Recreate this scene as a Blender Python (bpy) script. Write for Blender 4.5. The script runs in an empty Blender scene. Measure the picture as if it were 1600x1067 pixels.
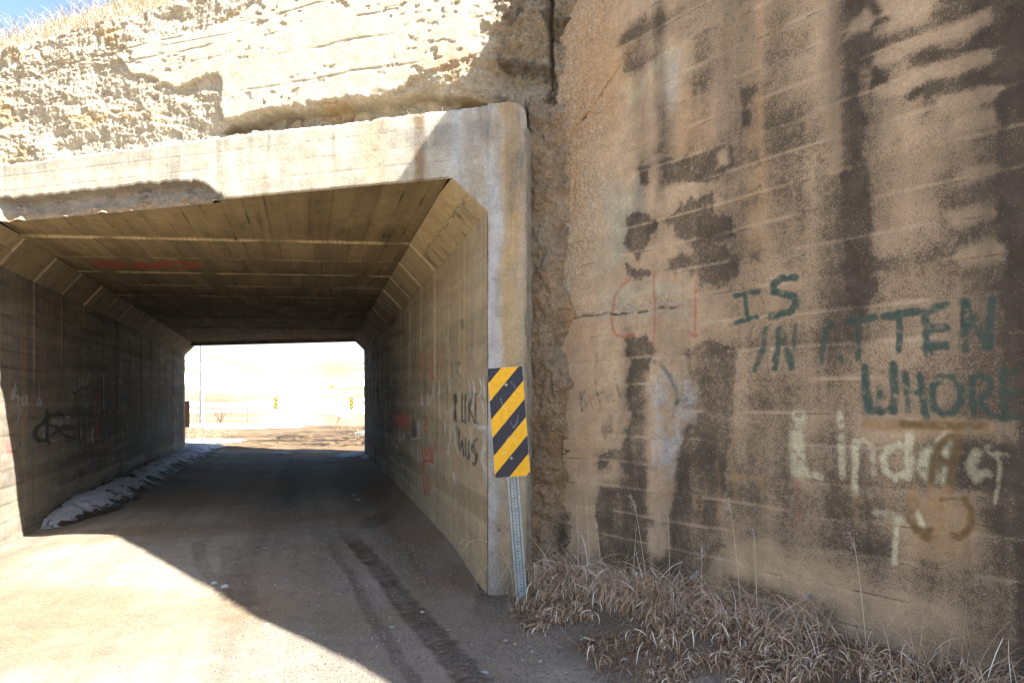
import bpy, bmesh, math, random
import numpy as np
from mathutils import Vector, Matrix
SC = bpy.context.scene
COL = SC.collection
R = math.radians
# ------------------------------------------------------------------ camera, sky, sun, exposure
cam_d = bpy.data.cameras.new('camera'); cam = bpy.data.objects.new('camera', cam_d); COL.objects.link(cam)
cam.location = (0, 0, 1.6); cam.rotation_euler = (R(90), 0, 0)
cam_d.sensor_width = 36; cam_d.lens = 24.0; cam_d.shift_y = 0.0585
cam_d.clip_start = .05; cam_d.clip_end = 3000
SC.camera = cam
SUN = Vector((.856*.786, -.517*.786, .618)).normalized()      # direction towards the sun
w = bpy.data.worlds.new('World'); SC.world = w; w.use_nodes = True
nt = w.node_tree; bg = nt.nodes['Background']
sky = nt.nodes.new('ShaderNodeTexSky'); sky.sky_type = 'NISHITA'; sky.sun_disc = False
sky.sun_elevation = math.asin(SUN.z); sky.sun_rotation = math.atan2(SUN.x, SUN.y)
sky.air_density = 1.0; sky.dust_density = 1.5; sky.ozone_density = 1.0
nt.links.new(sky.outputs[0], bg.inputs[0]); bg.inputs[1].default_value = .068
sl = bpy.data.lights.new('sun', 'SUN'); sl.energy = 5.0; sl.angle = R(.53); sl.color = (1, .95, .86)
so = bpy.data.objects.new('sun', sl); COL.objects.link(so); so.rotation_euler = (-SUN).to_track_quat('-Z', 'Y').to_euler(); so.location = (8, -6, 12)
SC.view_settings.view_transform = 'Standard'; SC.view_settings.look = 'None'
SC.view_settings.exposure = 2.38; SC.view_settings.gamma = 1.0
SC.render.engine = 'CYCLES'
SC.cycles.max_bounces = 8; SC.cycles.diffuse_bounces = 6

# ------------------------------------------------------------------ noise
def _h(ix, iy, s):
    n = (ix.astype(np.int64)*374761393 + iy.astype(np.int64)*668265263 + s*974634777) & 0x7fffffff
    n = ((n ^ (n >> 13))*1274126177) & 0x7fffffff
    n = n ^ (n >> 16)
    return (n & 0xffff)/65535.0
def perlin(x, y, s=0):
    x = np.asarray(x, float); y = np.asarray(y, float)
    ix = np.floor(x); iy = np.floor(y); fx = x-ix; fy = y-iy
    u = fx*fx*fx*(fx*(fx*6-15)+10); v = fy*fy*fy*(fy*(fy*6-15)+10)
    def g(dx, dy):
        a = _h(ix+dx, iy+dy, s)*6.2831853
        return np.cos(a)*(fx-dx)+np.sin(a)*(fy-dy)
    a = g(0, 0)*(1-u)+g(1, 0)*u; b = g(0, 1)*(1-u)+g(1, 1)*u
    return (a*(1-v)+b*v)*1.5
def fbm(x, y, f=1., o=4, s=0, gain=.5):
    r = 0; a = 1.; t = 0
    for k in range(o):
        r = r+a*perlin(np.asarray(x)*f+k*17.3, np.asarray(y)*f-k*9.1, s+k*7); t += a; a *= gain; f *= 2.03
    return r/t*1.3
def worley(x, y, s=0, second=False):
    x = np.asarray(x, float); y = np.asarray(y, float); ix = np.floor(x); iy = np.floor(y)
    d1 = np.full(x.shape, 9.); d2 = np.full(x.shape, 9.); idv = np.zeros(x.shape)
    for dx in (-1, 0, 1):
        for dy in (-1, 0, 1):
            cx = ix+dx; cy = iy+dy
            d = np.hypot(cx+_h(cx, cy, s)-x, cy+_h(cx, cy, s+5)-y)
            m = d < d1; d2 = np.where(m, d1, np.minimum(d2, d)); idv = np.where(m, _h(cx, cy, s+9), idv); d1 = np.where(m, d, d1)
    return (d1, d2, idv)
def ss(a, b, x):
    t = np.clip((x-a)/(b-a), 0, 1); return t*t*(3-2*t)
def sdf(U, V, poly):
    """signed distance to polygon, positive inside"""
    d = np.full(U.shape, 1e9); ins = np.zeros(U.shape, bool); n = len(poly)
    for i in range(n):
        x0, y0 = poly[i]; x1, y1 = poly[(i+1) % n]; ex = x1-x0; ey = y1-y0
        t = np.clip(((U-x0)*ex+(V-y0)*ey)/(ex*ex+ey*ey+1e-12), 0, 1)
        d = np.minimum(d, np.hypot(U-x0-t*ex, V-y0-t*ey))
        if abs(ey) > 1e-9:
            c = ((y0 > V) != (y1 > V)) & (U < ex*(V-y0)/ey+x0); ins ^= c
    return np.where(ins, d, -d)
def pdist(U, V, pts):
    d = np.full(U.shape, 1e9)
    if len(pts) == 1: return np.hypot(U-pts[0][0], V-pts[0][1])
    for (x0, y0), (x1, y1) in zip(pts[:-1], pts[1:]):
        ex = x1-x0; ey = y1-y0
        t = np.clip(((U-x0)*ex+(V-y0)*ey)/(ex*ex+ey*ey+1e-12), 0, 1)
        d = np.minimum(d, np.hypot(U-x0-t*ex, V-y0-t*ey))
    return d
PC = dict(c=(.58,.54,.38), w=(.50,.52,.56), g=(.032,.078,.070), t=(.34,.22,.12), b=(.17,.11,.05), r=(.36,.10,.07), o=(.38,.19,.11), k=(.035,.045,.05))
def paint(U, V, strokes, vs=1., seed=3, aspect=None):
    """spray strokes -> RGBA array. aspect: multiplies U before distances"""
    A = np.zeros(U.shape); C = np.zeros(U.shape+(3,))
    wob = fbm(U, V, 18, 2, seed)*.006
    ku = aspect or 1.
    for col, hw, al, pts in strokes:
        us = [p[0] for p in pts]; vv = [p[1] for p in pts]; m = hw*3/ku+.1; mv = hw*3+.1
        sel = (U > min(us)-m) & (U < max(us)+m) & (V > min(vv)-mv) & (V < max(vv)+mv)
        if not sel.any(): continue
        d = pdist(U[sel]*ku+wob[sel], V[sel]-wob[sel], [(p[0]*ku, p[1]) for p in pts])
        a = al*(1-ss(hw*.35, hw*1.65, d))
        C[sel] = C[sel]*(1-a)[:, None]+np.array(PC[col])*a[:, None]; A[sel] = a+A[sel]*(1-a)
    rgb = C/np.maximum(A, 1e-4)[..., None]
    return np.concatenate([rgb, A[..., None]], -1)

# ------------------------------------------------------------------ mesh helpers
def link(o, parent=None):
    COL.objects.link(o)
    if parent: o.parent = parent
    return o
def tag(o, label=None, cat=None, group=None, kind=None):
    if label: o['label'] = label
    if cat: o['category'] = cat
    if group: o['group'] = group
    if kind: o['kind'] = kind
    return o
def empty(name, loc=(0, 0, 0)):
    o = bpy.data.objects.new(name, None); o.location = loc; o.empty_display_size = .2
    return link(o)
def place(o):            # keep the world position of a part when its parent has a location
    if o.parent is not None: o.matrix_parent_inverse = Matrix.Translation(o.parent.location).inverted()
    return o
def set_attrs(me, attrs):
    for k, a in attrs.items():
        at = me.attributes.new(k, 'FLOAT_COLOR', 'POINT')
        a = a.reshape(-1, a.shape[-1])
        if a.shape[1] == 3: a = np.concatenate([a, np.ones((len(a), 1))], 1)
        at.data.foreach_set('color', a.astype(np.float32).ravel())
def grid(name, X, Y, Z, mat, parent=None, attrs=None, flip=False, mask=None, smooth=True):
    n, m = X.shape
    co = np.stack([X, Y, Z], -1).reshape(-1, 3)
    i = np.arange(n*m).reshape(n, m)
    q = np.stack([i[:-1, :-1], i[1:, :-1], i[1:, 1:], i[:-1, 1:]], -1).reshape(-1, 4)
    if flip: q = q[:, ::-1]
    if mask is not None: q = q[mask.reshape(-1)]
    me = bpy.data.meshes.new(name)
    me.vertices.add(len(co)); me.vertices.foreach_set('co', co.astype(np.float32).ravel())
    me.loops.add(len(q)*4); me.loops.foreach_set('vertex_index', q.astype(np.int32).ravel())
    me.polygons.add(len(q)); me.polygons.foreach_set('loop_start', np.arange(0, len(q)*4, 4, dtype=np.int32))
    me.polygons.foreach_set('use_smooth', np.full(len(q), smooth))
    me.update(calc_edges=True)
    if attrs: set_attrs(me, attrs)
    me.materials.append(mat)
    o = bpy.data.objects.new(name, me); link(o, parent)
    if parent: place(o)
    return o
class MB:
    def __init__(s): s.v = []; s.f = []; s.c = []
    def quad(s, pts, c=None):
        b = len(s.v); s.v += [tuple(p) for p in pts]; s.f.append(tuple(range(b, b+len(pts))))
        if c is not None: s.c += [c]*len(pts)
    def box(s, lo, hi, M=None):
        b = len(s.v)
        for x in (lo[0], hi[0]):
            for y in (lo[1], hi[1]):
                for z in (lo[2], hi[2]):
                    p = Vector((x, y, z)); s.v.append(tuple(M @ p if M else p))
        for f in ((0, 1, 3, 2), (4, 6, 7, 5), (0, 4, 5, 1), (2, 3, 7, 6), (0, 2, 6, 4), (1, 5, 7, 3)): s.f.append(tuple(b+k for k in f))
    def tube(s, pts, rad, n=6, cap=True, c=None):
        b = len(s.v); P_ = [Vector(p) for p in pts]; up = Vector((.13, .21, .97)).normalized()
        for i, p in enumerate(P_):
            d = (P_[min(i+1, len(P_)-1)]-P_[max(i-1, 0)]).normalized()
            a = d.cross(up if abs(d.dot(up)) < .95 else Vector((1, 0, 0))).normalized(); e = d.cross(a)
            r = rad[i] if isinstance(rad, (list, tuple)) else rad
            for k in range(n):
                t = 6.2831853*k/n; s.v.append(tuple(p+a*(math.cos(t)*r)+e*(math.sin(t)*r)))
                if c is not None: s.c.append(c)
        for i in range(len(P_)-1):
            for k in range(n):
                s.f.append((b+i*n+k, b+i*n+(k+1) % n, b+(i+1)*n+(k+1) % n, b+(i+1)*n+k))
        if cap:
            s.f.append(tuple(b+k for k in range(n))[::-1]); s.f.append(tuple(b+(len(P_)-1)*n+k for k in range(n)))
    def build(s, name, mat, parent=None, smooth=False, bevel=0):
        me = bpy.data.meshes.new(name); me.from_pydata(s.v, [], s.f); me.update()
        if s.c: set_attrs(me, {'base': np.array(s.c)[:, :3]})
        me.materials.append(mat)
        me.polygons.foreach_set('use_smooth', np.full(len(me.polygons), smooth))
        o = bpy.data.objects.new(name, me); link(o, parent)
        if parent: place(o)
        if bevel:
            bv = o.modifiers.new('bevel', 'BEVEL'); bv.width = bevel; bv.segments = 2; bv.limit_method = 'ANGLE'
        return o

# ------------------------------------------------------------------ materials
class NG:
    def __init__(s, name):
        s.m = bpy.data.materials.new(name); s.m.use_nodes = True; s.t = s.m.node_tree; s.N = s.t.nodes; s.L = s.t.links
        s.b = s.N['Principled BSDF']; s.b.inputs['Roughness'].default_value = .9; s.b.inputs['Specular IOR Level'].default_value = .15
        s.tc = s.N.new('ShaderNodeTexCoord').outputs['Object']
    def put(s, sock, v):
        if hasattr(v, 'is_linked') or isinstance(v, bpy.types.NodeSocket): s.L.new(v, sock)
        else: sock.default_value = v
    def noise(s, scale, det=3, rough=.55, vec=None, dist=0, out='Fac'):
        n = s.N.new('ShaderNodeTexNoise'); n.inputs['Scale'].default_value = scale; n.inputs['Detail'].default_value = det
        n.inputs['Roughness'].default_value = rough; n.inputs['Distortion'].default_value = dist; s.L.new(vec or s.tc, n.inputs['Vector'])
        return n.outputs[out]
    def vor(s, scale, out='Distance', feature='F1', vec=None):
        n = s.N.new('ShaderNodeTexVoronoi'); n.feature = feature; n.inputs['Scale'].default_value = scale; s.L.new(vec or s.tc, n.inputs['Vector'])
        return n.outputs[out]
    def math(s, op, a, b=0., c=0., clamp=False):
        n = s.N.new('ShaderNodeMath'); n.operation = op; n.use_clamp = clamp
        s.put(n.inputs[0], a); s.put(n.inputs[1], b); s.put(n.inputs[2], c); return n.outputs[0]
    def rng(s, v, a, b, c=0., d=1., smooth=False):
        n = s.N.new('ShaderNodeMapRange'); n.interpolation_type = 'SMOOTHSTEP' if smooth else 'LINEAR'
        s.put(n.inputs[0], v)
        for k, x in enumerate((a, b, c, d)): s.put(n.inputs[k+1], x)
        return n.outputs[0]
    def mix(s, f, a, b, mode='MIX'):
        n = s.N.new('ShaderNodeMix'); n.data_type = 'RGBA'; n.blend_type = mode; n.clamp_factor = True
        s.put(n.inputs['Factor'], f)
        for k, x in ((6, a), (7, b)):
            if isinstance(x, tuple) and len(x) == 3: x = x+(1,)
            s.put(n.inputs[k], x)
        return n.outputs[2]
    def attr(s, name, out='Color'):
        n = s.N.new('ShaderNodeAttribute'); n.attribute_name = name; return n.outputs[out]
    def sep(s, c):
        n = s.N.new('ShaderNodeSeparateColor'); s.L.new(c, n.inputs[0]); return n.outputs
    def scalec(s, col, f):      # multiply colour by a float
        n = s.N.new('ShaderNodeVectorMath'); n.operation = 'SCALE'; s.put(n.inputs[0], col); s.put(n.inputs['Scale'], f); return n.outputs[0]
    def stretch(s, v):
        n = s.N.new('ShaderNodeMapping'); n.inputs['Scale'].default_value = v; s.L.new(s.tc, n.inputs[0]); return n.outputs[0]
    def bump(s, h, strength=.4, dist=.01, prev=None):
        n = s.N.new('ShaderNodeBump'); n.inputs['Strength'].default_value = strength; n.inputs['Distance'].default_value = dist
        s.L.new(h, n.inputs['Height'])
        if prev: s.L.new(prev, n.inputs['Normal'])
        return n.outputs[0]
    def done(s, col, bump=None, rough=None):
        s.put(s.b.inputs['Base Color'], col if not (isinstance(col, tuple) and len(col) == 3) else col+(1,))
        if bump: s.L.new(bump, s.b.inputs['Normal'])
        if rough is not None: s.put(s.b.inputs['Roughness'], rough)
        return s.m
def concrete(name, bumps=.5, agg=0.0, dark=(.042, .035, .029), spk=.9, dist=.006):
    g = NG(name); base = g.attr('base'); st = g.sep(g.attr('stain')); pt = g.attr('paint'); pa = g.attr('paint', 'Alpha')
    n1 = g.noise(70, 3, .6); n2 = g.noise(9, 5, .6); n3 = g.noise(260, 2, .6); n4 = g.noise(28, 4, .62)
    var = g.math('MULTIPLY', g.rng(n2, .3, .7, .86, 1.14), g.rng(n4, .25, .75, .88, 1.12))
    var = g.math('MULTIPLY', var, g.math('MULTIPLY', g.rng(n3, .3, .7, .78, 1.22), g.rng(n1, .3, .7, .84, 1.16)))
    pit = g.math('MULTIPLY', g.math('GREATER_THAN', g.sep(g.vor(75, 'Color'))[1], .90), g.math('LESS_THAN', g.vor(75), .22)); var = g.math('MULTIPLY', var, g.math('SUBTRACT', 1., g.math('MULTIPLY', pit, .5)))
    col = g.scalec(base, var)
    # exposed pebbles where stain.G is high
    vc = g.vor(85, 'Color'); vs = g.sep(vc); vd = g.vor(85, 'Distance')
    peb = g.mix(vs[0], (.50, .38, .25), (.24, .15, .09)); peb = g.mix(g.math('GREATER_THAN', vs[1], .8), peb, (.62, .56, .46))
    peb = g.mix(g.math('GREATER_THAN', vs[2], .86), peb, (.14, .11, .09))
    col = g.mix(g.math('MULTIPLY', st[1], g.rng(vd, .28, .46, .85, .1)), col, peb)
    # black lichen / soot: a thin wash plus speckle whose coverage follows the film density
    n1b = g.noise(160, 2, .5)
    cl = g.math('ADD', g.math('MULTIPLY', g.math('SUBTRACT', n1b, .5), spk*1.9), g.math('ADD', g.math('MULTIPLY', g.math('SUBTRACT', n1, .5), spk*1.1), g.math('MULTIPLY', g.math('SUBTRACT', n4, .5), spk*1.1)))
    dk = g.math('MULTIPLY', g.rng(g.math('ADD', st[0], cl), .42, .62, 0, 1., True), g.rng(st[0], .12, .85, .42, .85))
    dcol = g.mix(g.rng(n2, .35, .65), dark, tuple(x*1.7 for x in dark))
    col = g.mix(g.rng(st[0], .15, 1., 0, .58), col, tuple(x*1.7 for x in dark))
    col = g.mix(g.math('MULTIPLY', st[2], .75), col, tuple(x*1.9 for x in dark))
    # pits and white specks in the dark film
    col2 = g.mix(dk, col, dcol)
    sp = g.math('MULTIPLY', g.math('GREATER_THAN', g.sep(g.vor(120, 'Color'))[0], .95), g.math('LESS_THAN', g.vor(120), .25))
    col2 = g.mix(g.math('MULTIPLY', sp, .5), col2, (.50, .43, .34))
    # paint
    a = g.math('ADD', pa, g.math('ADD', g.math('MULTIPLY', g.math('SUBTRACT', n1, .5), .7), g.math('MULTIPLY', g.math('SUBTRACT', n3, .5), .6)))
    al = g.math('MULTIPLY', g.rng(a, .12, .92, 0, .93, True), g.rng(pa, 0, .12, 0, 1))
    al = g.math('MULTIPLY', al, g.math('SUBTRACT', 1., g.math('MULTIPLY', dk, .6)))
    col3 = g.mix(al, col2, g.scalec(pt, g.rng(n4, .3, .7, .8, 1.2)))
    h = g.math('ADD', g.math('MULTIPLY', n1, .5), g.math('MULTIPLY', n3, .35))
    h = g.math('ADD', h, g.math('MULTIPLY', n4, .8))
    h = g.math('SUBTRACT', h, g.math('MULTIPLY', g.math('MULTIPLY', st[1], 1.2), vd))
    return g.done(col3, g.bump(h, bumps, dist))
M_WING = concrete('weathered_wall', .8)
M_TUN = concrete('tunnel_concrete', .45, dark=(.030, .027, .022), spk=.55)
M_FRAME = concrete('portal_concrete', .6, dark=(.09, .085, .08), spk=.5)
M_OLD = concrete('spalled_concrete', .9, dark=(.07, .055, .04), spk=.6, dist=.012)
def plainmat(name, col, rough=.9, bs=.3, sc=60, var=.3):
    g = NG(name); n = g.noise(sc, 4); n2 = g.noise(sc*.12, 3)
    c = g.scalec(g.mix(0., tuple(col), tuple(col)), g.math('MULTIPLY', g.rng(n, .3, .7, 1-var, 1+var), g.rng(n2, .3, .7, 1-var, 1+var)))
    return g.done(c, g.bump(n, bs, .005), rough)
def attrmat(name, rough=.9, var=.2, sc=80, trans=0.):
    g = NG(name); n = g.noise(sc, 3)
    return g.done(g.scalec(g.attr('base'), g.rng(n, .3, .7, 1-var, 1+var)), None, rough)

# ------------------------------------------------------------------ layout of the place (metres; camera looks along +y)
C0 = np.array([-.201, 5.600]); FD = np.array([.9635, -.2678]); FI = np.array([.2678, .9635])   # corner of right tunnel wall at the portal, along facade, into the bank
def fpt(s, w): return C0[0]+FD[0]*s+FI[0]*w, C0[1]+FD[1]*s+FI[1]*w
def rx(y): return 1.40-.286*y
def lx(y): return -3.28-.330*y
HC, HW = 3.46, 3.15        # ceiling, foot of haunch
YR0, YR1 = 5.60, 20.0
YL0, YL1 = 7.107, 21.70
WP = np.array([.38, 5.80]); WD = np.array([.618, -.786]); WN = np.array([-.786, -.618])       # wing wall: start, along, towards the road
def wdist(x, y): return (x-WP[0])*WN[0]+(y-WP[1])*WN[1]
def ground_h(x, y):
    x = np.asarray(x, float); y = np.asarray(y, float)
    g = fbm(x, y, .5, 3, 11)*.03 + fbm(x, y, 3, 3, 12)*.006
    dr = rx(y)-x; intun = ss(5.0, 5.8, y)*(1-ss(20.5, 22, y))
    g += intun*.13*np.exp(-np.clip(dr, 0, 9)/.32)*(1-ss(12, 20, y)*.5)*(.1+.9*ss(5.7, 7.2, y))
    dl = x-lx(y); g -= .09*np.exp(-(np.clip(dl, 0, 9)/.7)**2)*ss(5.5, 9, y)*(1-ss(12, 18, y))
    dw = wdist(x, y); t = (x-WP[0])*WD[0]+(y-WP[1])*WD[1]
    bank = (.17+.09*ss(.3, 2.6, t))*(1-ss(.1, 1.45, dw+fbm(x, y, 1.3, 2, 14)*.25))
    g += bank*(1-ss(5.9, 6.6, y))*ss(-.12, .30, x)
    cross = ss(3.2, .2, np.abs(dr-2.4))*.04*intun
    g += cross
    return g

# ------------------------------------------------------------------ wing wall (right)
WS = [(0.6,0.1,[(1.988,3.931),(2.073,3.973),(2.48,3.971),(2.48,2.347),(2.333,2.295),(2.031,2.416),(1.988,3.097)]),(0.5,0.25,[(1.738,2.294),(2.551,2.265),(3.262,1.925),(3.262,0.772),(3.021,0.627),(1.738,0.673),(1.642,1.291)]),(0.62,0.08,[(1.738,1.671),(2.516,1.733),(2.533,1.554),(2.135,1.511),(1.738,1.463)]),(0.62,0.1,[(1.785,1.464),(3.237,1.53),(3.237,0.767),(2.964,0.712),(2.37,0.703),(1.738,0.881)]),(0.6,0.1,[(1.877,1.142),(2.585,1.183),(2.653,0.928),(2.48,0.615),(2.176,0.592),(1.877,0.777)]),(0.95,0.05,[(0.912,3.358),(0.998,3.297),(0.986,3.215),(0.924,3.231)]),(0.92,0.05,[(1.134,3.297),(1.276,3.304),(1.491,3.287),(1.691,3.243),(1.715,3.123),(1.617,3.064),(1.491,3.07),(1.331,3.168),(1.134,3.15)]),(0.98,0.03,[(0.893,3.019),(0.986,2.961),(1.093,2.892),(1.058,2.815),(0.998,2.771),(0.936,2.687),(0.765,2.803),(0.81,2.892),(0.81,2.989)]),(0.92,0.04,[(1.163,2.891),(1.375,2.993),(1.567,2.979),(1.592,2.866),(1.691,2.811),(1.719,2.663),(1.552,2.634),(1.491,2.576),(1.375,2.622),(1.321,2.765),(1.134,2.883)]),(0.9,0.03,[(0.765,2.633),(1.034,2.577),(0.998,2.521),(0.924,2.508),(0.784,2.567)]),(0.88,0.05,[(1.209,2.609),(1.439,2.628),(1.592,2.636),(1.748,2.533),(1.738,2.377),(1.642,2.335),(1.465,2.406),(1.428,2.481),(1.232,2.519)]),(0.97,0.05,[(0.784,2.062),(0.973,2.095),(1.058,1.959),(1.01,1.877),(1.004,1.727),(1.034,1.539),(1.034,1.306),(1.052,0.98),(1.052,0.654),(1.022,0.368),(0.829,0.331),(0.563,0.305),(0.479,0.568),(0.472,0.822),(0.542,0.92),(0.765,0.928),(0.823,1.054),(0.686,1.132),(0.5,1.108),(0.493,1.179),(0.732,1.218),(0.784,1.294),(0.823,1.537),(0.804,1.731),(0.823,1.875),(0.771,1.965)]),(0.85,0.06,[(1.342,1.96),(1.542,2.008),(1.729,1.92),(1.738,1.712),(1.719,1.504),(1.715,1.295),(1.642,1.122),(1.602,0.864),(1.652,0.659),(1.517,0.421),(1.105,0.315),(1.034,0.511),(1.181,0.81),(1.265,0.956),(1.288,1.272),(1.364,1.454),(1.386,1.631),(1.342,1.831)]),(0.75,0.05,[(0.556,1.459),(0.652,1.476),(0.679,1.348),(0.563,1.324)]),(0.66,0.1,[(0.829,4.456),(1.163,4.379),(1.386,4.412),(1.552,4.334),(1.412,4.202),(1.105,4.211),(0.829,4.191),(0.745,4.361)]),(0.6,0.08,[(0.765,4.216),(0.986,4.223),(1.046,4.105),(0.829,4.094)]),(0.55,0.08,[(1.105,3.735),(1.254,3.662),(1.254,3.355),(1.076,3.397)]),(0.55,0.08,[(1.412,4.092),(1.542,4.06),(1.532,3.741),(1.449,3.291),(1.375,3.312)]),(0.8,0.05,[(1.785,3.615),(1.886,3.595),(1.895,3.527),(1.832,3.5),(1.859,3.357),(1.795,3.389)]),(0.72,0.04,[(1.809,3.188),(1.904,3.177),(1.895,3.074),(1.823,3.082)]),(0.72,0.04,[(1.823,2.947),(1.913,2.941),(1.904,2.887),(1.832,2.887)]),(0.72,0.04,[(1.823,2.55),(1.913,2.554),(1.904,2.507),(1.832,2.495)]),(0.9,0.045,[(2.37,3.987),(2.725,3.818),(2.679,3.695),(2.735,3.602),(2.844,3.494),(2.795,3.44),(2.619,3.465),(2.48,3.484),(2.571,2.935),(2.599,2.751),(2.606,2.222),(2.551,2.052),(2.462,2.169),(2.415,2.796),(2.4,3.533)]),(0.82,0.04,[(2.77,3.552),(2.935,3.538),(3.021,3.484),(3.035,3.408),(2.844,3.421),(2.718,3.427),(2.48,3.459),(2.48,3.556),(2.653,3.574)]),(0.85,0.05,[(2.814,3.776),(3.105,3.637),(3.077,3.508),(3.021,3.478),(2.89,3.548)]),(1.0,0.08,[(3.522,3.495),(3.035,3.734),(3.044,3.539),(3.145,3.487),(3.021,3.414),(2.844,3.447),(2.814,3.379),(2.875,3.309),(3.049,3.306),(3.145,3.3),(3.132,3.249),(3.007,3.239),(3.077,3.159),(3.153,3.054),(3.105,3.039),(3.185,2.975),(3.145,2.738),(3.19,2.362),(3.216,2.235),(3.172,2.149),(3.216,1.805),(3.237,1.56),(3.2,1.498),(3.257,1.075),(3.262,0.165),(3.522,0.256)]),(0.86,0.03,[(2.602,3.472),(2.689,3.452),(2.692,3.35),(2.663,3.299),(2.623,3.303),(2.599,3.414)]),(0.78,0.04,[(2.782,3.215),(2.89,3.237),(2.993,3.222),(3.145,3.144),(3.021,3.138),(2.875,3.163)]),(0.78,0.03,[(2.82,3.454),(2.905,3.456),(2.993,3.4),(2.935,3.375),(2.875,3.315),(2.826,3.341)]),(0.72,0.12,[(2.964,2.729),(3.185,2.796),(3.185,2.24),(3.021,2.265),(2.993,2.495)]),(0.66,0.1,[(2.551,2.407),(2.782,2.403),(3.132,2.435),(3.132,2.31),(2.782,2.267),(2.551,2.247)]),(0.8,0.08,[(3.262,2.046),(3.522,2.018),(3.522,0.256),(3.262,0.165)]),(0.7,0.1,[(3.021,1.558),(3.262,1.561),(3.262,0.772),(3.132,0.808),(3.105,1.181)]),(0.72,0.15,[(1.046,0.513),(1.542,0.512),(2.216,0.448),(2.37,0.371),(1.877,0.331),(1.386,0.262),(1.046,0.326)]),(0.62,0.15,[(0.458,0.208),(1.163,0.442),(1.491,0.156),(0.924,0.017)]),(0.8,0.08,[(1.542,0.297),(1.877,0.291),(1.642,0.087),(1.386,0.13)])]
WH = [(0.8,0.03,[(1.612,3.231),(1.657,3.223),(1.661,3.154),(1.617,3.158)]),(0.6,0.05,[(2.275,4.033),(2.415,3.966),(2.415,2.979),(2.37,2.954),(2.275,3.581)]),(0.9,0.03,[(2.626,3.83),(2.673,3.711),(2.751,3.738),(2.725,3.818)]),(0.7,0.03,[(2.669,3.63),(2.782,3.639),(2.875,3.714),(2.911,3.631),(2.844,3.594),(2.735,3.591),(2.619,3.616)]),(0.8,0.03,[(2.462,3.672),(2.568,3.673),(2.585,3.708),(2.551,3.759),(2.48,3.718)]),(0.9,0.03,[(2.619,3.5),(2.844,3.487),(3.021,3.491),(3.132,3.499),(3.145,3.468),(3.035,3.446),(2.844,3.454),(2.702,3.45),(2.619,3.462)]),(0.9,0.03,[(2.626,3.298),(2.844,3.327),(3.035,3.318),(3.132,3.311),(3.145,3.275),(3.021,3.253),(2.844,3.277),(2.669,3.269)]),(0.9,0.03,[(3.021,3.019),(3.145,3.025),(3.164,2.973),(3.063,2.964),(3.016,2.985)]),(0.9,0.03,[(2.964,3.119),(3.132,3.13),(3.18,3.107),(3.132,3.067),(3.021,3.067),(2.935,3.09)]),(0.9,0.03,[(3.021,2.335),(3.145,2.377),(3.2,2.336),(3.185,2.295),(3.049,2.292)]),(0.8,0.03,[(3.049,2.745),(3.158,2.754),(3.174,2.731),(3.105,2.708),(3.021,2.714)]),(0.7,0.03,[(2.978,2.547),(3.158,2.536),(3.164,2.497),(2.993,2.495)]),(0.9,0.04,[(1.022,1.08),(1.198,1.108),(1.198,0.949),(1.163,0.785),(1.022,0.79)]),(0.9,0.04,[(1.016,0.672),(1.175,0.709),(1.175,0.581),(1.117,0.488),(1.016,0.517)]),(0.8,0.06,[(1.022,1.773),(1.22,1.759),(1.276,1.542),(1.22,1.269),(1.022,1.188)]),(0.6,0.05,[(2.551,1.454),(3.237,1.493),(3.237,1.438),(2.551,1.404)]),(0.5,0.06,[(2.757,0.909),(3.105,0.961),(3.105,0.803),(2.751,0.771)]),(0.6,0.05,[(2.814,1.102),(3.077,1.131),(3.063,0.939),(2.844,0.888)]),(0.5,0.06,[(1.738,0.624),(2.176,0.63),(2.585,0.565),(3.021,0.531),(3.021,0.451),(2.48,0.488),(1.738,0.507)])]
WT = [((0.46,0.27,0.13),0.15,0.55,[(0.017,5.109),(0.666,4.8),(0.829,4.336),(0.666,3.712),(0.493,3.462),(0.237,3.163),(0.017,3.156)]),((0.36,0.34,0.27),0.06,0.75,[(0.422,3.276),(0.924,3.274),(0.955,3.006),(0.829,2.961),(0.765,2.633),(0.422,2.558)]),((0.36,0.34,0.27),0.05,0.7,[(0.458,2.502),(0.986,2.481),(1.359,2.385),(1.359,2.185),(0.458,2.273)]),((0.48,0.29,0.14),0.08,0.5,[(1.9,4.212),(1.988,4.17),(1.988,2.184),(1.855,2.117),(1.823,2.938)]),((0.44,0.27,0.14),0.08,0.5,[(1.22,3.9),(1.491,3.756),(1.542,3.178),(1.276,3.34)]),((0.42,0.27,0.16),0.1,0.5,[(0.121,2.279),(0.422,2.251),(0.458,1.228),(0.198,0.896),(0.081,1.53)]),((0.34,0.34,0.28),0.08,0.5,[(0.017,3.211),(0.16,3.18),(0.175,2.274),(0.017,2.289)]),((0.4,0.4,0.38),0.05,0.55,[(1.163,4.059),(1.276,4.037),(1.299,3.826),(1.209,3.677),(1.134,3.794)]),((0.55,0.52,0.36),0.04,0.6,[(0.765,3.973),(0.861,3.962),(0.986,4.035),(1.22,4.104),(1.163,4.013),(0.955,3.905),(0.829,3.853)]),((0.5,0.34,0.18),0.08,0.5,[(2.766,1.471),(3.185,1.436),(3.185,1.313),(2.751,1.317)]),((0.46,0.3,0.16),0.08,0.6,[(2.782,1.099),(3.132,1.137),(3.105,0.803),(2.735,0.734)]),((0.45,0.32,0.2),0.15,0.5,[(1.163,0.327),(1.966,0.591),(2.551,0.522),(3.185,0.509),(3.185,0.139),(1.491,-0.452)])]
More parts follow.
